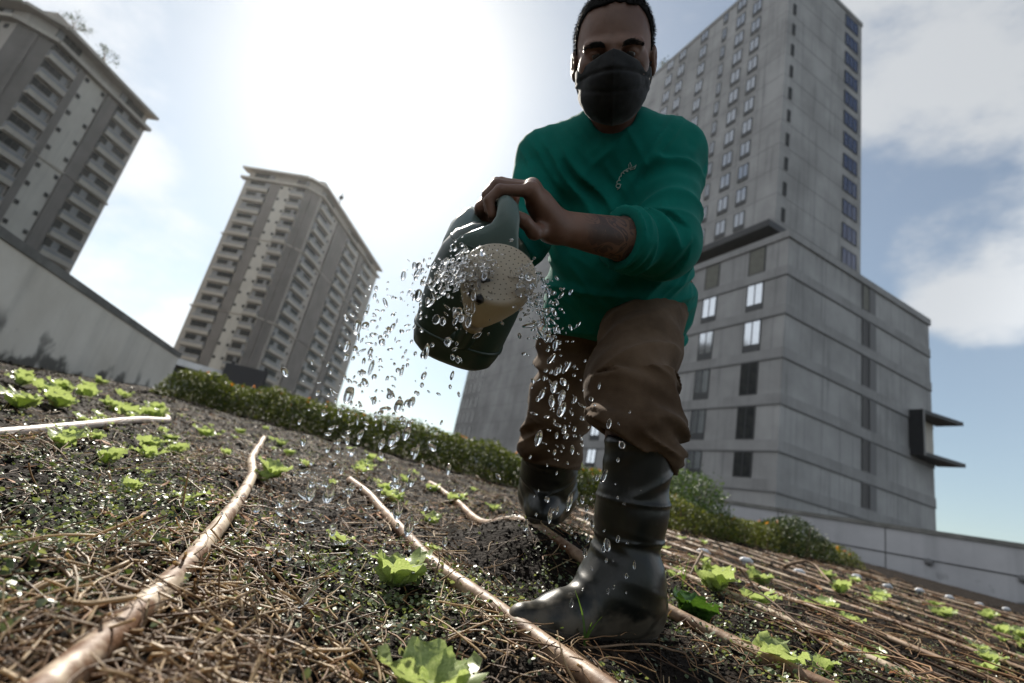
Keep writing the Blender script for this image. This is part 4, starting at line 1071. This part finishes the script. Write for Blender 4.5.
def skin_mat():
    m = pmat('skin', (.13, .064, .041), (.19, .100, .066), scale=14, rough=.45, rough2=.55, bump=.25, bscale=260, dist=.0008, spec=.45)
    t = m.node_tree; b = t.nodes['Principled BSDF']; src = b.inputs['Base Color'].links[0].from_socket
    b.inputs['Subsurface Weight'].default_value = .08; b.inputs['Subsurface Radius'].default_value = (.012, .005, .003)
    # tattoo on the forearm: dark interlaced figures within the inked length of the arm
    ge = N('ShaderNodeNewGeometry', t)
    def dotp(vec, ofs):
        vm = N('ShaderNodeVectorMath', t, operation='SUBTRACT'); lk(t, ge.outputs['Position'], vm.inputs[0]); vm.inputs[1].default_value = tuple(ofs)
        d = N('ShaderNodeVectorMath', t, operation='DOT_PRODUCT'); lk(t, vm.outputs[0], d.inputs[0]); d.inputs[1].default_value = tuple(vec); return d.outputs['Value']
    L = np.linalg.norm(J['wrL']-J['elL']); ax = (J['wrL']-J['elL'])/L
    tt = dotp(ax/L, J['elL'])
    msk = math_n(t, 'MULTIPLY', mapr(t, tt, .10, .2), mapr(t, tt, .72, .86, 1, 0))
    # only near this arm
    vm = N('ShaderNodeVectorMath', t, operation='DISTANCE'); lk(t, ge.outputs['Position'], vm.inputs[0]); vm.inputs[1].default_value = tuple((J['wrL']+J['elL'])/2)
    msk = math_n(t, 'MULTIPLY', msk, mapr(t, vm.outputs['Value'], .14, .16, 1, 0))
    nn = N('ShaderNodeTexNoise', t); nn.inputs['Scale'].default_value = 21; nn.inputs['Detail'].default_value = 2.5; nn.inputs['Distortion'].default_value = 1.2
    lk(t, ge.outputs['Position'], nn.inputs['Vector'])
    fr = math_n(t, 'FRACT', math_n(t, 'MULTIPLY', nn.outputs['Fac'], 7.0))
    ink = math_n(t, 'MAXIMUM', mapr(t, fr, .62, .74), mapr(t, nn.outputs['Fac'], .54, .60))
    mm = N('ShaderNodeMixRGB', t); mm.inputs[2].default_value = (.020, .018, .020, 1)
    lk(t, math_n(t, 'MULTIPLY', math_n(t, 'MULTIPLY', ink, msk), .62), mm.inputs[0]); lk(t, src, mm.inputs[1]); lk(t, mm.outputs[0], b.inputs['Base Color'])
    return m
M['skin'] = skin_mat()
build_body()
def skull_field(off, lo=(-.11, -.13, -.12), hi=(.11, .14, .14), h=.0026):
    cs = np.array([H(a, b, c) for a in (lo[0], hi[0]) for b in (lo[1], hi[1]) for c in (lo[2], hi[2])])
    F = Field(cs.min(0), cs.max(0), h)
    F.ell(H(0, .030, -.012), HEAD, (.0785+off, .088+off, .094+off), .02)
    F.ell(H(0, -.035, .030), HEAD, (.064+off, .080+off, .064+off), .035)
    return F
def build_hair():
    F = skull_field(.0035)
    P = F.P(); q = (P-hc)@HEAD.T; x, y, z = q[..., 0], q[..., 1], q[..., 2]
    line = -.028+.112*sstep(-.012, .052, z)-.010*np.abs(x)/.07*sstep(.03, .06, z)
    line = np.where(z < -.03, -.055, line)+(fbm(q*120, 3, 8)-.5)*.007
    F.D = np.maximum(F.D, (line-y).astype(np.float32))
    F.add(lambda Q: (fbm(Q*150, 2, 4)-.5)*.005, .012)
    o = F.build('hair', M['hair'], person, 0)
    me = o.data; n = len(me.vertices); co = np.zeros(n*3); me.vertices.foreach_get('co', co); no = np.zeros(n*3); me.vertices.foreach_get('normal', no)
    co, no = co.reshape(-1, 3), no.reshape(-1, 3); out = ((co-(hc+hy*.02))*no).sum(1) > 0
    k = rng.choice(np.nonzero(out)[0], 9000); p = co[k]; d = no[k]*.75-hy*.25+hz*.25+rng.normal(0, .35, (len(k), 3)); d /= np.linalg.norm(d, axis=1, keepdims=True)
    t = np.linspace(-.25, 1, 3)[None, :, None]; v, f = tubes_np(p[:, None, :]+d[:, None, :]*t*rng.uniform(.003, .0075, len(k))[:, None, None], np.full(len(k), .00042), 3)
    h = mk('short_hairs', v, f, M['hair'], None, True); h.parent = o
    return o
build_hair()
def build_mask():
    lo, hi = (-.10, -.14, -.02), (.10, .04, .15)
    cs = np.array([H(a, b, c) for a in (lo[0], hi[0]) for b in (lo[1], hi[1]) for c in (lo[2], hi[2])])
    F = Field(cs.min(0), cs.max(0), .0024)
    F.ell(H(0, -.045, .022), HEAD, (.0785, .088, .078), .02); F.ell(H(0, -.090, .052), HEAD, (.056, .042, .048), .03)
    F.cone(H(0, -.004, .090), H(0, -.038, .110), .011, .016, .03); F.ell(H(0, -.052, .085), HEAD, (.044, .045, .030), .03)
    q = (F.P()-hc)@HEAD.T; x, y, z = q[..., 0], q[..., 1], q[..., 2]
    top = -.002-.029*np.clip(np.sqrt(x*x+.0001)/.060-.12, 0, 1)
    F.D = np.maximum(F.D, (y-top).astype(np.float32)); F.D = np.maximum(F.D, (-.004+.25*np.maximum(-.09-y, 0)-z).astype(np.float32))
    def folds(P):
        q = (P-hc)@HEAD.T
        n = vnoise(np.column_stack([q[:, 0]*9, q[:, 1]*70+q[:, 0]**2*500, q[:, 2]*9]), 5)
        return -.0035*np.exp(-((q[:, 1]+.040+q[:, 0]**2*2.2)/.0035)**2)-.0020*np.exp(-((q[:, 1]+.078-q[:, 0]**2*2)/.004)**2)+.0018*np.exp(-(q[:, 0]/.002)**2)+(np.abs(q[:, 0])/.07)**2*(n-.5)*.0075+(fbm(q*45, 2, 6)-.5)*.003
    F.add(folds, .02)
    o = F.build('face_mask', M['mask'], person, 1)
    for sx in (-1, 1):
        for (a, b, c) in (((sx*.0715, -.030, .022), (sx*.082, -.012, .0), (sx*.083, .012, -.018)), ((sx*.0705, -.078, .018), (sx*.079, -.055, -.008), (sx*.083, -.030, -.024))):
            lp = MB().tube([H(*a), H(*b), H(*c)], .0024, 6).build('ear_loop', M['mask'], None, True); keep(lp, person)
    return o
build_mask()
for sx in (-1, 1):
    F = Field(np.minimum(H(-.08, -.0, .0), H(.08, .06, .12))-.05, np.maximum(H(-.08, 0, .0), H(.08, .06, .12))+.05, .0016) if False else None
    mb = MB(); pts = [H(sx*.013, .0045, .0985), H(sx*.025, .0085, .0970), H(sx*.038, .0095, .0910), H(sx*.054, .0045, .0790)]
    n = 330; t = rng.uniform(0, 3, n); P = np.column_stack([np.interp(t, range(4), [q[j] for q in pts]) for j in range(3)])
    wd = np.interp(t, range(4), [.0030, .0050, .0046, .0018])[:, None]; P = P+hy*(rng.uniform(-1, 1, n)[:, None]*wd)-hz*.0035
    d = hx*sx*.75+hz*.35+hy*rng.normal(.12, .16, n)[:, None]; d /= np.linalg.norm(d, axis=1, keepdims=True)
    q = np.linspace(0, 1, 3)[None, :, None]; v, f = tubes_np(P[:, None, :]+d[:, None, :]*q*rng.uniform(.004, .008, n)[:, None, None], np.full(n, .00055), 3)
    keep(mk('eyebrow', v, f, M['brow'], None, True), person)
    mb = MB(); rings = []
    for i in range(9):
        a = math.pi*i/8; c = H(sx*.032, -.0095, .0748); rr = .0125*math.sin(a)+1e-4
        rings.append([c+hz*.0125*math.cos(a)+(hx*math.cos(b)+hy*math.sin(b))*rr for b in np.linspace(0, 2*math.pi, 12, endpoint=False)])
    mb.loft(rings); keep(mb.build('eye', M['eye'], None, True), person)

# ---- shirt
def armpar(P, a, b):
    d = b-a; L2 = d@d; t = ((P-a)@d)/L2; q = P-a-np.clip(t, 0, 1)[:, None]*d; return t, np.linalg.norm(q, axis=1), q
def build_shirt():
    F = Field((-.14, .72, .60), (.56, 1.55, 1.25), .0036)
    F.ell(J['chest'], TOR, (.178, .118, .18), .05); F.ell(J['belly'], TOR, (.172, .130, .17), .07); F.ell(J['pelvis']+up*.02-side*.01, TOR, (.168, .130, .125), .06)
    F.ell(J['belly']-up*.03+front*.035, TOR, (.12, .105, .12), .06)
    for s_ in 'LR': F.cone(J['C7']-up*.055, J['sh'+s_], .060, .064, .05)
    F.cone(J['shL'], J['elL'], .067, .063, .035)
    cuff = J['elL']+(J['wrL']-J['elL'])*.43
    F.cone(J['elL'], cuff, .063, .057, .02)
    F.cone(J['shR'], J['elR'], .066, .056, .035); F.cone(J['elR'], J['elR']+(wrR-J['elR'])*.45, .056, .048, .02)
    # hem: loose skirt of the shirt below the belt
    F.cone(J['pelvis']-side*.09+up*-.02, J['pelvis']-side*.09-up*.10, .115, .118, .06); F.cone(J['pelvis']+side*.07-up*.02, J['pelvis']+side*.07-up*.09, .100, .100, .06)
    aL, aF_ = unit(J['wrL']-J['elL']), J['elL']
    def folds(P):
        q = (P-J['chest'])@TOR.T
        t1, r1, _ = armpar(P, J['shL'], J['elL']); t2, r2, _ = armpar(P, J['elL'], cuff)
        arm = sstep(.105, .075, np.minimum(r1, r2))*sstep(.12, .4, np.maximum(t1, (r2 < r1)*1.0))
        torso = 1-arm
        # drag lines from the right shoulder down across the belly, and from the left armpit
        c1 = q[:, 0]*.80+q[:, 2]*.60; l1 = -q[:, 0]*.60+q[:, 2]*.80
        c2 = q[:, 0]*.72-q[:, 2]*.70; l2 = q[:, 0]*.7+q[:, 2]*.72
        w1 = (fbm(q*7, 2, 37)-.5)*1.2
        f1 = ridge(vnoise(np.column_stack([c1*17+w1, l1*3.0, q[:, 1]*3]), 31))**2.6*.9+ridge(vnoise(np.column_stack([c1*38+w1, l1*6, q[:, 1]*4]), 38))**2*.35
        f2 = ridge(vnoise(np.column_stack([c2*19+4+w1, l2*3.2, q[:, 1]*3]), 32))**2.6*.9+ridge(vnoise(np.column_stack([c2*41+w1, l2*6, q[:, 1]*4]), 39))**2*.35
        wl = sstep(-.12, .12, q[:, 0]); f = f2*wl+f1*(1-wl)
        low = sstep(-.02, -.22, q[:, 2])
        f3 = ridge(vnoise(np.column_stack([q[:, 2]*26, q[:, 0]*5, q[:, 1]*5]), 33))
        fr = sstep(.0, .07, q[:, 1])*sstep(.17, .08, q[:, 2])*.78+.22
        out = torso*((f-.5)*.027*fr*(1-.4*low)+low*(f3-.5)*.019)
        # sleeve: rings crowd at the elbow and pushed-up cuff
        n1 = ridge(vnoise(np.column_stack([t1*8+q[:, 0]*6, q[:, 1]*8, q[:, 2]*4]), 34)); n2 = ridge(vnoise(np.column_stack([t2*5.5, q[:, 1]*7, q[:, 2]*7]), 35))
        out = out+arm*((n1-.5)*.025*sstep(.0, .6, t1)*(r1 <= r2)+(n2-.5)*.026*(r2 < r1))
        return out+(fbm(P*28, 2, 36)-.5)*.003
    F.add(folds, .035)
    # neck opening, sleeve end, hem
    F.cone(J['C7']+up*.028+front*.02, H(0, -.10, .0)+up*.05, .064, .066, .008, '-')
    F.cone(J['neck']+front*.030+up*.022, J['neck']+front*.05+up*.09, .046, .062, .012, '-')
    sl, P = F.sub(cuff-.14, cuff+.14); d = unit(J['wrL']-J['elL']); tt = (P-cuff)@d
    rr = np.linalg.norm((P-cuff)-tt[..., None]*d, axis=-1); m = (rr < .088)
    F.D[sl] = np.where(m, np.maximum(F.D[sl], tt), F.D[sl])
    F.cone(cuff-d*.012, cuff+d*.05, .044, .050, .004, '-')
    hemn = unit(np.array([0, .18, -1.0])+side*.04)
    F.cut(V(566, 333, 1.30), hemn, .006)
    P = F.P(); dist = (P-V(566, 333, 1.30))@(-hemn); inner = np.where(dist < .035, -(F.D+.014), -1).astype(np.float32)
    F.D = np.maximum(F.D, inner)
    return F.build('shirt', M['shirt'], person, 1)
shirt = build_shirt()
# collar rib
def surf_project(ob, pts, dirs, off):
    from mathutils.bvhtree import BVHTree
    me = ob.data; bvh = BVHTree.FromPolygons([v.co for v in me.vertices], [p.vertices for p in me.polygons]); out = []
    for p, d in zip(pts, dirs):
        hit = bvh.ray_cast(Vector(p)-Vector(d)*.3, Vector(d))
        if hit[0] is None: hit = bvh.find_nearest(Vector(p))
        out.append(np.array(hit[0])-np.array(d)*off)
    return np.array(out)
def logo():
    # a little handwritten word stitched upwards on the left breast, with its leaf flourish
    c = V(625, 176, 1.13); dn = unit(c-np.array([0, 0, CAM_Z])); ex, ey = aR, aU
    strokes = []
    base = [(-7.5, -13), (-7, -8), (-5.5, -3), (-3, 2), (1, 5), (5, 7)]
    S = 1.13/512
    # letters: loops along a rising curve
    n = 80; t = np.linspace(0, 1, n); bx = np.interp(t, np.linspace(0, 1, 6), [b[0] for b in base]); by = np.interp(t, np.linspace(0, 1, 6), [b[1] for b in base])
    ph = t*2*np.pi*6.5
    strokes.append(np.column_stack([bx+1.9*np.sin(ph)*(.6+.4*np.sin(t*9)), by+1.0*np.cos(ph)]))
    strokes.append(np.array([(4, 7), (3.6, 11), (5, 13.5), (6.4, 10), (5, 7.5)])); strokes.append(np.array([(6, 8), (9, 9), (11, 11), (9.5, 7), (6, 6.5)]))
    strokes.append(np.array([(-8, -14), (-5.4, -12), (-4.2, -8)]))
    mb = MB()
    for s_ in strokes:
        P = [c+ex*a*S+ey*b*S for a, b in s_]; P = surf_project(shirt, P, [dn]*len(P), .0016); mb.tube(P, .0010, 6)
    o = mb.build('stitched_logo', M['logo'], None, True); keep(o, person)
logo()

# ---- trousers
def build_trousers():
    F = Field((.04, .88, .20), (.56, 2.0, .98), .0038)
    F.ell(J['pelvis'], TOR, (.168, .118, .12), .05)
    F.cone(J['hipL'], J['knL'], .100, .082, .05)
    hemL = V(637, 434, 1.005); hemR = V(549, 462, 1.56)
    F.cone(J['knL'], hemL, .079, .082, .03)
    F.ell(hemL+(J['knL']-hemL)*.16, np.eye(3), (.088, .090, .040), .02); F.ell(V(650, 450, 1.02), np.eye(3), (.056, .056, .050), .03); F.ell(V(612, 428, .98), np.eye(3), (.045, .05, .04), .03)
    F.cone(J['hipR'], J['knR'], .096, .084, .05); F.cone(J['knR'], hemR, .082, .078, .03)
    F.ell(hemR+(J['knR']-hemR)*.18, np.eye(3), (.086, .088, .05), .02); F.ell(V(542, 442, 1.50), np.eye(3), (.050, .055, .06), .04)
    F.cone(J['pelvis']-up*.03, (J['hipL']+J['hipR'])/2-up*.10, .09, .07, .05)
    def folds(P):
        tL_, rL, qL = armpar(P, J['hipL'], J['knL']); tK, rK, _ = armpar(P, J['knL'], hemL); tR_, rR_, _ = armpar(P, J['hipR'], J['knR']); tS, rS, _ = armpar(P, J['knR'], hemR)
        rr = np.stack([rL, rK, rR_, rS], 1); w_ = rr.argmin(1)
        q = P
        a = ridge(vnoise(np.column_stack([tL_*6+q[:, 0]*14, q[:, 1]*9, q[:, 2]*4]), 41)); b = ridge(vnoise(np.column_stack([q[:, 2]*42+q[:, 0]*9, q[:, 0]*9, q[:, 1]*9]), 42))
        c = ridge(vnoise(np.column_stack([tR_*6+q[:, 0]*12, q[:, 1]*7, q[:, 2]*5]), 43)); d = ridge(vnoise(np.column_stack([q[:, 2]*34-q[:, 0]*14, q[:, 0]*8, q[:, 1]*8]), 44))
        f = np.choose(w_, [(a-.5)*.026*(.35+.65*sstep(.2, .9, tL_)), (b-.5)*.025, (c-.5)*.026, (d-.5)*.028])
        return f+(fbm(P*30, 2, 45)-.5)*.004
    F.add(folds, .04)
    # hems: the left one ends over the boot top, slightly higher in front
    nL_ = unit(np.array([-.42, .15, -1.0])); pLh = V(625, 440, .93)
    sl, P = F.sub((.10, .85, .2), (.45, 1.22, .46)); d = (P-pLh)@nL_; F.D[sl] = np.maximum(F.D[sl], d.astype(np.float32))
    F.cone(hemL-np.array([0, 0, .10]), hemL+np.array([0, 0, .01]), .068, .066, .010, '-')
    nR_ = unit(np.array([.05, .1, -1.0])); pRh = V(540, 464, 1.55)
    sl, P = F.sub((-.05, 1.3, .1), (.45, 2.0, .46)); d = (P-pRh)@nR_; F.D[sl] = np.maximum(F.D[sl], d.astype(np.float32))
    return F.build('trousers', M['trouser'], person, 1)
build_trousers()

# ---- boots
def build_boot(top, an, heel, ball, toe, zs, rtop=.069, name='boot', g=1.0):
    pts = np.array([top, an, heel, ball, toe]); F = Field(pts.min(0)-.1, pts.max(0)+.1, .0030)
    mid = an+(top-an)*.5
    F.cone(an, mid, .062*g, .064*g, .03); F.cone(mid, top, .064*g, rtop*.95, .02)
    F.cone(an, heel+np.array([0, 0, .035]), .056*g, .046*g, .04); F.cone(an-np.array([0, 0, .012]), ball, .056*g, .032*g, .06); F.cone(ball, toe, .034*g, .026*g, .03); F.cone(heel, ball, .038*g, .034*g, .03)
    ax = unit(top-an)
    def folds(P):
        t = (P-an)@ax; n = ridge(vnoise(np.column_stack([t*36+P[:, 0]*10, P[:, 0]*9, P[:, 1]*9]), 51)); f = (n-.5)*.006*np.exp(-((t-.045)/.07)**2)
        n2 = ridge(vnoise(np.column_stack([t*24-P[:, 0]*16, P[:, 0]*6, P[:, 1]*6]), 52)); f = f+(n2-.5)*.005*sstep(.08, .16, t)
        for z0 in (.085, .155): f = f+.0030*np.exp(-((t-z0-.05*(P[:, 0]-an[0]))/.0035)**2)
        f = f+.0035*np.exp(-((t-np.linalg.norm(top-an)+.012)/.006)**2)
        return f
    F.add(folds, .02)
    F.cut(np.array([0, 0, zs+.012]), (0, 0, -1), .006); F.cut(top, ax, .004)
    F.cone(top-ax*.03, top+ax*.03, rtop-.010, rtop-.008, .003, '-')
    o = F.build(name, M['boot'], person, 1)
    F2 = Field(pts.min(0)-.1, np.array([pts[:, 0].max()+.1, pts[:, 1].max()+.1, zs+.06]), .003)
    F2.cone(heel, ball, .041*g, .038*g, .03); F2.cone(ball, toe, .038*g, .029*g, .03)
    F2.cut(np.array([0, 0, zs+.022]), (0, 0, 1), .003); F2.cut(np.array([0, 0, zs-.004]), (0, 0, -1), .003)
    s_ = F2.build('sole', M['sole'], None, 0); s_.parent = o; s_.matrix_parent_inverse = Matrix.Identity(4)
    return o
zl = FEET_Z-.010
def gl(p, z): p = np.array(p); p[2] = z; return p
build_boot(J['botL'], J['anL'], gl(V(640, 625, .985), zl+.04), gl(V(558, 622, .88), zl+.030), gl(V(522, 622, .84), zl+.024), zl)
zr = FOOT_REST+.004
anR = gl(J['anR'], zr+.095); tR0 = V(550, 445, 1.54)
build_boot(tR0, anR, gl(anR+np.array([.02, .06, 0]), zr+.05), gl(anR+np.array([-.015, -.08, 0]), zr+.036), gl(anR+np.array([-.025, -.12, 0]), zr+.03), zr-.01, .082, g=1.28)

# ------------------------------------------------------------------ watering can
def build_can():
    B = V(452, 352, 1.0); T = V(498, 232, .93); ax = unit(T-B); L = np.linalg.norm(T-B)
    view = unit((B+T)/2-np.array([0, 0, CAM_Z])); sx = unit(np.cross(ax, view)); sx = sx if sx@aR > 0 else -sx; fz = np.cross(sx, ax); fz = fz if fz@(-view) > 0 else -fz
    can = empty('watering_can', tuple(B), 'dark green plastic watering can with a tan rose tipped in the man\'s hands', 'watering can')
    def ring(c, a, b, e=2.6, n=40, sh=0):
        out = []
        for k in range(n):
            th = 2*math.pi*k/n; cs, sn = math.cos(th), math.sin(th)
            out.append(c+sx*(a*np.sign(cs)*abs(cs)**(2/e)+sh)+fz*b*np.sign(sn)*abs(sn)**(2/e))
        return out
    mb = MB(); prof = [(-.004, .045, .055), (.0, .066, .07), (.012, .079, .082), (.035, .085, .088), (.12, .090, .090), (.17, .091, .090), (.215, .086, .086), (.250, .072, .074), (.272, .050, .055), (.280, .030, .035)]
    mb.loft([ring(B+ax*(z*L/.272), a, b, 2.7) for z, a, b in prof])
    for z in (.05, .235): mb.loft([ring(B+ax*((z+dz)*L/.272), .0905+o-(.002 if z < .1 else .012), .0915+o-(.002 if z < .1 else .012), 2.7) for dz, o in ((-.006, -.006), (-.003, 0), (.003, 0), (.006, -.006))], cap=False)
    keep(mb.build('can_body', M['can'], None, True), can)
    # rose: disc with holes, cone, neck and collar
    rc = V(499, 273, .775); n = unit(unit(np.array([0, 0, CAM_Z])-rc)*.80+aU*.55+aR*.10)
    e1 = unit(aR-n*(aR@n)); e2 = np.cross(n, e1)
    nk = V(476, 318, .855); axr = unit(nk-rc)
    def circ(c, r, m=36): return [c+(e1*math.cos(t)+e2*math.sin(t))*r for t in np.linspace(0, 2*math.pi, m, endpoint=False)]
    d1 = unit(nk-rc); f1 = unit(aR-d1*(aR@d1)); f2 = np.cross(d1, f1)
    if np.dot(np.cross(f1, f2), np.cross(e1, e2)) < 0: f2 = -f2
    def circ2(c, r, m=36): return [c+(f1*math.cos(t)+f2*math.sin(t))*r for t in np.linspace(0, 2*math.pi, m, endpoint=False)]
    rr = .0585
    rings = [circ(rc+n*.006, .004), circ(rc+n*.0055, rr*.5), circ(rc+n*.003, rr*.9), circ(rc+n*.0005, rr*.975), circ(rc-n*.004, rr), circ(rc-n*.010, rr*.99)]
    for k, s_ in enumerate((.25, .45, .65, .85, 1.0)):
        a = np.array(circ(rc-n*(.010+.05*s_), rr*(1-.30*s_**2))); b = np.array(circ2(rc-n*.012+(nk-rc)*s_, .0155+(rr*.98-.0155)*(1-s_**1.7))); rings.append(list(a*(1-s_)+b*s_))
    rings.append(circ2(nk+d1*.012, .0155))
    mb = MB(); mb.loft(rings); ro = keep(mb.build('rose', M['rose'], None, True), can)
    mb = MB()
    for i in range(1, 7):
        m = 6*i
        for k in range(m):
            t = 2*math.pi*k/m+.2*i; r = rr*.95*i/6.6; c = rc+(e1*math.cos(t)+e2*math.sin(t))*r+n*(.0062-.0030*(r/(rr*.9))**3)
            b = len(mb.v)
            for j in range(6): th = j*math.pi/3; mb.v.append(c+(e1*math.cos(th)+e2*math.sin(th))*.0011)
            mb.f.append(tuple(range(b, b+6))); mb.m.append(0)
    ho = mb.build('rose_holes', M['hole'], None, False); ho.parent = ro; ho.matrix_parent_inverse = Matrix.Translation(-Vector(can.location)) if False else ro.matrix_parent_inverse.copy() @ Matrix.Identity(4); ho.matrix_parent_inverse = Matrix.Identity(4)
    mb = MB(); mb.tube([nk+d1*.006, nk+d1*.020], .0185, 20); keep(mb.build('rose_collar', M['rose'], None, True), can)
    sb = V(452, 345, .965); mb = MB(); P = [nk+d1*.016, nk+d1*.05+(sb-nk)*.15, nk+(sb-nk)*.62+fz*.012, sb-fz*.01]; t = np.linspace(0, 3, 14)
    mb.tube(np.column_stack([np.interp(t, range(4), [p[k] for p in P]) for k in range(3)]), np.linspace(.0165, .026, 14), 18); keep(mb.build('spout', M['can'], None, True), can)
    # handle: a bar gripped by both hands, flaring down in front to the shoulder of the can
    mb = MB(); bx = unit(aR); by = unit(aU)
    def er(c, a, b, d, m=28):
        d = unit(d); x = unit(aR-d*(aR@d)); y = np.cross(d, x); return [c+x*a*math.cos(t)+y*b*math.sin(t) for t in np.linspace(0, 2*math.pi, m, endpoint=False)]
    path = [(BAR1+np.array([0, .03, -.02]), .013, .011), (BAR1, .013, .012), ((BAR0+BAR1)/2, .0135, .0125), (BAR0, .0145, .0130), (V(508, 207, .872), .018, .0135), (V(508, 218, .868), .0205, .012), (V(505, 229, .868), .025, .011), (V(499, 240, .872), .039, .012), (V(493, 250, .880), .061, .014), (V(489, 262, .892), .072, .016)]
    ctr = np.array([p[0] for p in path]); tg = np.gradient(ctr, axis=0)
    mb.loft([er(c, a, b, tg[i]) for i, (c, a, b) in enumerate(path)]); keep(mb.build('handle', M['handle'], None, True), can)
    mb = MB(); q0 = BAR1+np.array([0, .03, -.02]); q2 = T-fz*.05; mb.tube([q0, q0*.5+q2*.5+np.array([0, .03, .0]), q2], .013, 14); keep(mb.build('rear_grip', M['handle'], None, True), can)
    # shoulder hood behind the rose, left of the hands
    mb = MB(); path = [(V(472, 212, 1.02), .010, .012), (V(470, 218, 1.0), .020, .020), (V(467, 228, .975), .033, .028), (V(468, 242, .955), .047, .045), (V(469, 258, .95), .058, .06)]
    ctr = np.array([p[0] for p in path]); tg = np.gradient(ctr, axis=0); mb.loft([er(c, a, b, tg[i]) for i, (c, a, b) in enumerate(path)]); keep(mb.build('filling_hood', M['handle'], None, True), can)
    return rc
ROSE = build_can()

# ------------------------------------------------------------------ water
def drop_mesh(seed, sq):
    r = np.random.default_rng(seed); me = bpy.data.meshes.new('water_drop'); bm = bmesh.new(); bmesh.ops.create_icosphere(bm, subdivisions=3, radius=1)
    for v in bm.verts:
        p = np.array(v.co); n = fbm(p[None]*1.3+seed*3, 2, seed)[0]-.5
        p = p*(1+n*.30); p[2] *= sq; v.co = p
    bm.to_mesh(me); bm.free(); me.materials.append(M['water']); me.polygons.foreach_set('use_smooth', np.ones(len(me.polygons), bool)); return me
DM = [drop_mesh(i, s) for i, s in enumerate((1, 1.15, 1.3, 1.5, .85, 1.1, 1.9, 1.25))]
def path_at(P, t):
    P = np.array(P); k = np.linspace(0, 1, len(P)); return np.array([np.interp(t, k, P[:, j]) for j in range(3)])
ARCS = [  # path (bearing x, y, distance), spread px, how many, label
    ([(470, 272, .755), (425, 275, .74), (385, 320, .73), (362, 390, .73)], (7, 42), 70, 'water drop flying off to the left of the watering can', 'drops left of the can'),
    ([(372, 340, .74), (345, 420, .74), (318, 500, .74), (300, 560, .73)], (26, 46), 78, 'water drop falling past the hedge and hoses at left', 'drops falling onto the left of the bed'),
    ([(478, 300, .755), (450, 330, .75), (425, 400, .75), (400, 480, .76), (385, 560, .78)], (16, 44), 60, 'water drop falling in front of the can and below it', 'drops below the can'),
    ([(530, 280, .765), (550, 320, .77), (560, 380, .78), (564, 430, .8)], (12, 24), 44, 'water drop falling between the can and the trousers', 'drops beside the trousers'),
    ([(575, 370, .80), (570, 430, .81), (575, 500, .82), (560, 560, .83)], (24, 38), 40, 'water drop falling in front of the rear leg', 'drops before the rear leg'),
    ([(618, 500, .8), (612, 550, .8), (610, 600, .8)], (12, 26), 14, 'water drop in front of the black front boot', 'drops before the front boot'),
]
nd = 0
for P, sp, cnt, lb, gr in ARCS:
    for k in range(cnt):
        t = rng.random(); c = path_at(P, t); s_ = sp[0]+(sp[1]-sp[0])*t
        p = V(c[0]+rng.normal(0, s_*.62), c[1]+rng.normal(0, s_*.62), c[2]+rng.normal(0, .035))
        if p[2] < gz(p[0], p[1])+.008: continue
        o = bpy.data.objects.new('water_drop', DM[int(rng.integers(len(DM)))]); COL.objects.link(o)
        s0 = float(np.clip(rng.lognormal(math.log(.0026), .42), .0012, .0062))*(1.15 if 'bed' in gr or 'below' in gr else 1); o.location = p; o.scale = (s0*.92, s0*.92, s0*(1.0+.75*t)); o.rotation_euler = (rng.normal(0, .16), rng.normal(0, .16), rng.uniform(0, 6.28))
        setp(o, lb, 'water drop', gr); nd += 1
def spray():
    Vv = []; Ff = []; base = 0
    src = [(np.array([v.co for v in m.vertices]), np.array([p.vertices for p in m.polygons])) for m in DM]
    def addd(p, s, q):
        nonlocal base
        v, f = src[int(rng.integers(len(src)))]; Vv.append(v*np.array(s)@q.T+p); Ff.append(f+base); base += len(v)
    def rq():
        a = rng.normal(size=(3, 3)); q, _ = np.linalg.qr(a); return q
    n = 0
    while n < 960:
        if rng.random() < .44:
            P_, sp_, *_r = ARCS[int(rng.choice(6, p=[.28, .34, .22, .08, .06, .02]))]; t_ = rng.random(); c = path_at(P_, t_); sg = (sp_[0]+(sp_[1]-sp_[0])*t_)*.8
        elif rng.random() < .52: c = path_at([(488, 268, .757), (462, 268, .752), (440, 278, .745)], rng.random()); sg = 11
        elif rng.random() < .75: c = path_at([(525, 272, .76), (540, 300, .765), (550, 335, .77)], rng.random()); sg = 10
        else: c = path_at([(520, 262, .765), (553, 350, .78), (560, 460, .80)], rng.random()); sg = 14
        s = float(np.clip(rng.lognormal(math.log(.0016), .45), .0007, .004)); p_ = V(c[0]+rng.normal(0, sg), c[1]+rng.normal(0, sg), c[2]+rng.normal(0, .014))
        if p_[2] < gz(p_[0], p_[1])+.006: continue
        addd(p_, (s, s*rng.uniform(.7, 1.2), s*rng.uniform(1, 2.4)), rq()); n += 1
    o = mk('water_spray', np.concatenate(Vv), np.concatenate(Ff), M['water'], None, True); setp(o, 'fine glittering spray breaking from the face of the rose', 'water spray', kind='stuff')
spray()
